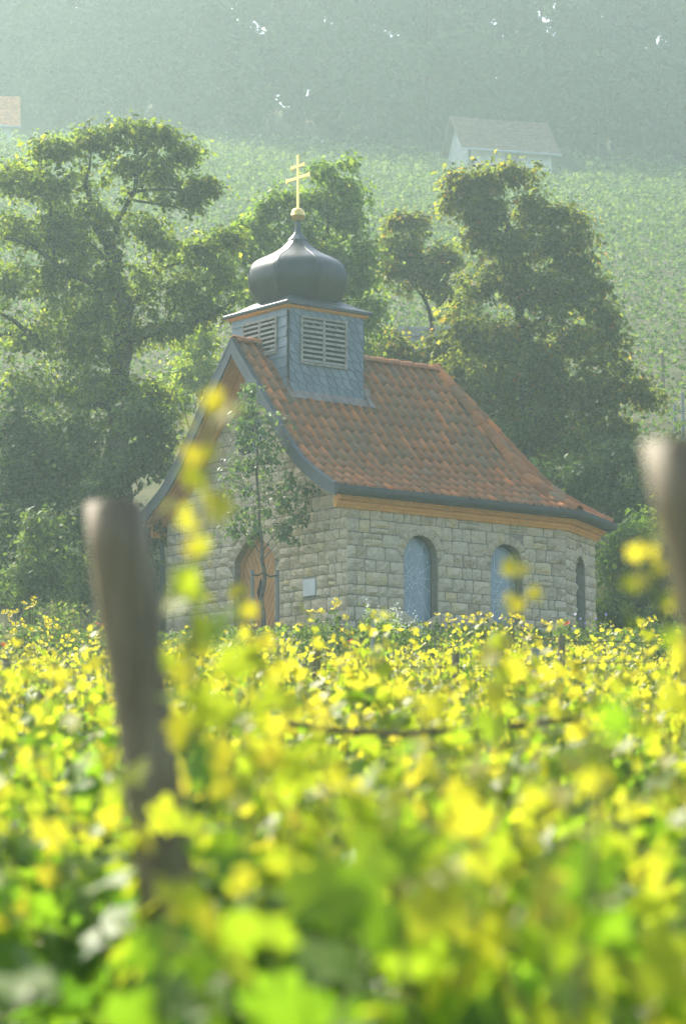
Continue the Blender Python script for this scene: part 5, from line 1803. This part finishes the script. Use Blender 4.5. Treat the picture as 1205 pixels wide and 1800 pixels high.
n_v = 0
for ri_, y in enumerate(rows):
    half = .1205 * y + 2.1
    look, grp = (('blurred grapevine', 'blurred foreground grapevines') if y < 9.5 else
                 ('soft yellow green grapevine', 'grapevines in the middle rows') if y < 24 else
                 ('small yellow green grapevine', 'grapevines in the far rows'))
    x = -half + vr.uniform(0, .4)
    while x < half:
        yy_ = y + vr.normal(0, .06)
        b = (x, yy_, float(ground(x, yy_)))
        m = near_v[int(vr.integers(5))] if y < 12 else far_v[int(vr.integers(6))]
        lab = '%s in the %s row, %s' % (look, ORD[ri_], below(602.5 + PX * x / yy_))
        r = empty('grapevine', b, (0 if vr.random() < .5 else math.pi) + vr.normal(0, .1)); tag(r, lab, 'grapevine', grp)
        s = vr.uniform(.9, 1.08) * (1.0 if y < 20 else vr.uniform(.84, 1.06)); r.scale = (s, s, s)
        for nm, d in zip(('trunk', 'canes', 'foliage'), m):
            o = link(bpy.data.objects.new(nm, d), r)
            if nm != 'trunk': o['kind'] = 'stuff'
        n_v += 1
        x += vr.uniform(.92, 1.08)

# nearest vines: every leaf its own piece
leaf_lib = []
for k in range(8):
    n0 = len(LEAF_VINE[0]); rng = np.random.default_rng(300 + k)
    V = LEAF_VINE[0].copy(); V[:, 2] *= rng.uniform(.5, 1.9); V[:, :2] *= rng.uniform(.93, 1.07, (n0, 1)); V[:, 2] += .08 * np.sin(V[:, 0] * 5 + k) * np.abs(V[:, 0])
    leaf_lib.append(tri_mesh('leaf', V, LEAF_VINE[1], MATS['vine_leaf'], np.full(n0, (.05, .2, .35, .5, .62, .75, .88, 1.0)[k])))


def leaf_objects(pos, size, tint, frames, parent):
    s_, t_, m_ = frames
    for p, sz, tn, a, b, c in zip(pos, size, tint, s_, t_, m_):
        k = int(np.clip(tn * 8, 0, 7))
        o = bpy.data.objects.new('leaf', leaf_lib[k])
        o.matrix_local = frame_matrix(p, a * sz, b * sz, c * sz)
        link(o, parent)


for (x, y, sd, ns, lab) in ((-.22, 4.05, 401, 12, 'nearest blurred grapevine around the foot of the leaning post'), (.46, 4.35, 402, 12, 'nearest blurred grapevine at the lower right photo corner')):
    trunk, canes, lp, ls, lt, rng = vine_variant(sd, LEAF_VINE, ns, .086, .07)
    r = empty('grapevine', (x, y, float(ground(x, y)))); tag(r, lab, 'grapevine', 'nearest grapevines')
    link(bpy.data.objects.new('trunk', tubes_mesh('trunk', trunk, MATS['vine_bark'], 6)), r)
    link(bpy.data.objects.new('canes', tubes_mesh('canes', canes, MATS['shoot'], 5)), r)
    leaf_objects(lp, ls, lt, leaf_frames(len(lp), rng, .25, .75), r)


# tall loose shoots that stick out of the nearest rows
def tall_shoot(label, cane_px, leaves, depth, extra=6):
    b = at(cane_px[0][0], cane_px[0][1], depth)
    r = empty('vine_shoot', b); tag(r, label, 'vine shoot')
    Q = resample(np.array([at(p[0], p[1], depth) for p in cane_px]), .04) - b
    link(bpy.data.objects.new('cane', tubes_mesh('cane', [(Q, np.linspace(.007, .003, len(Q)))], MATS['shoot'], 6)), r)
    for t in np.linspace(.1, .98, extra):
        q = Q[int(t * (len(Q) - 1))] + b; k = PX / q[1]
        leaves = leaves + [(602.5 + q[0] * k + vr.normal(0, 28), float(np.interp(t, np.linspace(0, 1, len(cane_px)), [c[1] for c in cane_px])) + vr.normal(0, 18), vr.uniform(36, 78) * (1.15 - .5 * t), .45 + .5 * t + vr.normal(0, .08), vr.uniform(0, .7))]
    for px, py, w, tn, edge in leaves:
        p = at(px, py, depth + vr.uniform(-.06, .06)) - b; sz = w * depth / PX * .62
        nrm = np.array([vr.normal(0, .55), -.9 + edge * 1.0, .35 + vr.normal(0, .4) + edge * .5]); nrm /= np.linalg.norm(nrm)
        t_ = np.array([vr.normal(0, .9), vr.normal(0, .5), -.6 + vr.normal(0, .3)]); t_ -= t_.dot(nrm) * nrm; t_ /= np.linalg.norm(t_)
        o = bpy.data.objects.new('leaf', leaf_lib[int(np.clip(tn * 8, 0, 7))])
        o.matrix_local = frame_matrix(p - t_ * sz * .4, np.cross(t_, nrm) * sz, t_ * sz, nrm * sz); link(o, r)


tall_shoot('tall yellow shoot rising before the gable from the leaning post', [(330, 1450), (345, 1250), (335, 1100), (345, 950), (372, 860), (350, 790), (385, 720), (372, 690)],
    [(378, 700, 44, .95, 0), (400, 725, 40, .9, .4), (345, 800, 56, .92, .2), (385, 900, 84, .85, 0), (370, 880, 60, .8, .4), (345, 965, 48, .9, 0), (318, 1030, 90, .62, 0), (350, 1045, 76, .6, .3), (300, 1060, 50, .8, .2), (380, 1110, 110, .45, .1), (345, 1130, 90, .7, .2), (400, 1170, 90, .5, 0), (330, 1190, 80, .75, .2), (360, 1250, 110, .5, 0), (320, 1290, 90, .75, .1), (400, 1260, 80, .6, .3), (350, 1350, 120, .35, 0)], 4.6, 22)
tall_shoot('leafy green shoot hiding the foot of the leaning post', [(200, 1880), (240, 1780), (290, 1700), (330, 1640)],
    [(290, 1660, 120, .3, 0), (345, 1610, 100, .45, .2), (245, 1680, 110, .35, .2), (320, 1700, 140, .25, 0), (270, 1750, 130, .3, .1), (345, 1760, 130, .4, .2), (300, 1800, 150, .2, 0), (230, 1790, 120, .45, .2), (360, 1800, 130, .3, .1), (330, 1580, 60, .7, .3)], 4.0)
tall_shoot('thin yellow shoot crossing the chapel door', [(500, 1260), (460, 1180), (440, 1110), (428, 1030)],
    [(428, 1035, 40, .98, .1), (410, 1045, 34, .95, .3), (445, 1075, 44, .95, .2), (470, 1130, 44, .9, .1), (440, 1140, 40, .9, .3), (490, 1180, 48, .85, 0)], 7.0)
tall_shoot('yellow shoot overlapping the second arched window', [(880, 1330), (870, 1220), (880, 1120), (905, 1040), (915, 990)],
    [(910, 1000, 46, .97, .1), (935, 1045, 36, .95, .2), (905, 1062, 52, .97, .2), (880, 1125, 60, .9, .1), (855, 1150, 70, .9, .1), (900, 1180, 60, .85, .3), (870, 1230, 80, .8, 0)], 6.2)
tall_shoot('yellow shoot dangling beside the right blurred post', [(1230, 1250), (1180, 1120), (1150, 1040), (1120, 960), (1135, 920)],
    [(1118, 975, 44, .95, .1), (1150, 975, 44, .95, .2), (1135, 1020, 60, .92, .1), (1160, 1000, 40, .9, .3), (1175, 1060, 40, .9, .2), (1110, 1090, 70, .6, .8), (1200, 1150, 80, .8, .1), (1180, 1230, 90, .7, .2)], 5.0)
tall_shoot('green shoot with broad leaves in the lower right vines', [(1010, 1800), (1030, 1650), (1040, 1480), (1070, 1280)],
    [(1075, 1270, 90, .35, 0), (1040, 1330, 80, .5, .2), (1030, 1540, 140, .35, 0), (960, 1560, 80, .85, .1), (1060, 1640, 120, .3, .1), (980, 1640, 90, .6, .2), (1050, 1730, 120, .55, 0)], 3.9)


def wood_post(label, top, bottom, depth, wpx, lean=0.0, seed=0):
    """leaning round post; top and bottom are photo points of its axis, carried on down to the ground"""
    rng = np.random.default_rng(seed)
    T_, B_ = at(top[0], top[1], depth + lean), at(bottom[0], bottom[1], depth)
    d = (B_ - T_) / np.linalg.norm(B_ - T_)
    g = float(ground(B_[0], depth)) - .25
    k = (g - T_[2]) / d[2]; b = T_ + d * k
    w = wpx * depth / PX / 2
    n = 26; m = 14
    v = []; f = []
    for i in range(n):
        c = T_ + d * k * i / (n - 1) - b
        for j in range(m):
            a = 2 * math.pi * j / m
            rr = w * (1 + .035 * math.sin(3 * a + i * .3) + rng.normal(0, .012)) * (1 + .05 * math.sin(i * .55 + seed))
            if i == 0: rr *= .95
            v.append((c[0] + rr * math.cos(a), c[1] + rr * math.sin(a), c[2] + (.008 if i == 0 else 0)))
    for i in range(n - 1):
        for j in range(m):
            j2 = (j + 1) % m; f.append((i * m + j, (i + 1) * m + j, (i + 1) * m + j2, i * m + j2))
    f.append(tuple(range(m)))
    o = add('wooden_post', v, f, MATS['post_wood'], None, True); o.location = b
    return tag(o, label, 'post')


wood_post('thick leaning wooden vineyard post, blurred, before the chapel gable', (200, 893), (292, 1560), 5.6, 104, .0, 1)
wood_post('blurred dark wooden post cut off by the right photo edge', (1194, 790), (1260, 1090), 3.8, 136, .0, 2)
for px, py, w, m, d, lab in ((75, 1200, 19, 'post_wood', 20, 'short dark wooden post at lower left among yellow vines'), (13, 1158, 15, 'post_wood', 27, 'dark wooden post at the left photo edge by the poppy'), (153, 1163, 11, 'steel', 26, 'pale steel post left of the leaning wooden post'), (190, 1180, 9, 'steel', 25, 'thin steel post touching the leaning wooden post'),
                             (556, 1130, 16, 'post_wood', 27, 'dark wooden post below the chapel wall corner'), (800, 1150, 14, 'post_wood', 26, 'dark post between vines below the first window'), (866, 1112, 14, 'steel', 28, 'bluish steel post below the second arched window'), (940, 1140, 16, 'steel', 22, 'grey post below the apse corner'), (986, 1118, 14, 'post_wood', 30, 'brown post below the apse window'), (655, 1098, 7, 'steel', 38, 'thin pale post under the white flowering bush')):
    steel_post(px, py, d, w, m, lab, 'posts in the front vineyard')
for y, px0, px1, py0, py1, rad, m, lab in ((9.6, 440, 1020, 1268, 1262, .011, 'vine_bark', 'brown cane tied level across the middle of the vines'), (26, -20, 560, 1163, 1172, .003, 'steel', 'thin wire strung across the lower left vines'), (24, 400, 1230, 1166, 1158, .004, 'vine_bark', 'dark cane strung along the vines below the windows'), (30, 900, 1230, 1118, 1124, .006, 'vine_bark', 'dark cane strung below the apse')):
    mb = MB(); A_, B_ = at(px0, py0, y), at(px1, py1, y); n = 14
    pts = [A_ + (B_ - A_) * t + np.array([0, 0, -.05 * math.sin(math.pi * t)]) + vr.normal(0, .006, 3) for t in np.linspace(0, 1, n)]
    mb.tube(pts, rad, 6)
    tag(mb.build('trellis_cane' if m == 'vine_bark' else 'trellis_wire', MATS[m], None, True), lab, 'cane' if m == 'vine_bark' else 'wire')

# ------------------------------------------------------------------ haze
mb = MB(); mb.box(-215, 215, -75, 375, -9, 106)
haze = mb.build('haze', None) if False else add('haze', mb.v, mb.f, None)


def _haze(nt, out):
    v = N(nt, 'ShaderNodeVolumePrincipled')
    v.inputs['Color'].default_value = (*HAZE_COLOR, 1)
    v.inputs['Density'].default_value = HAZE_DENSITY
    v.inputs['Anisotropy'].default_value = HAZE_ANISO
    nt.links.new(v.outputs[0], out.inputs['Volume'])


haze.data.materials.append(material('haze', _haze))
tag(haze, 'pale morning haze filling the valley', 'haze', None, 'stuff')
haze.display_type = 'WIRE'
print('vines', n_v, 'objects', len(bpy.data.objects), 'tris', sum(sum(p.loop_total - 2 for p in m.polygons) for m in bpy.data.meshes))
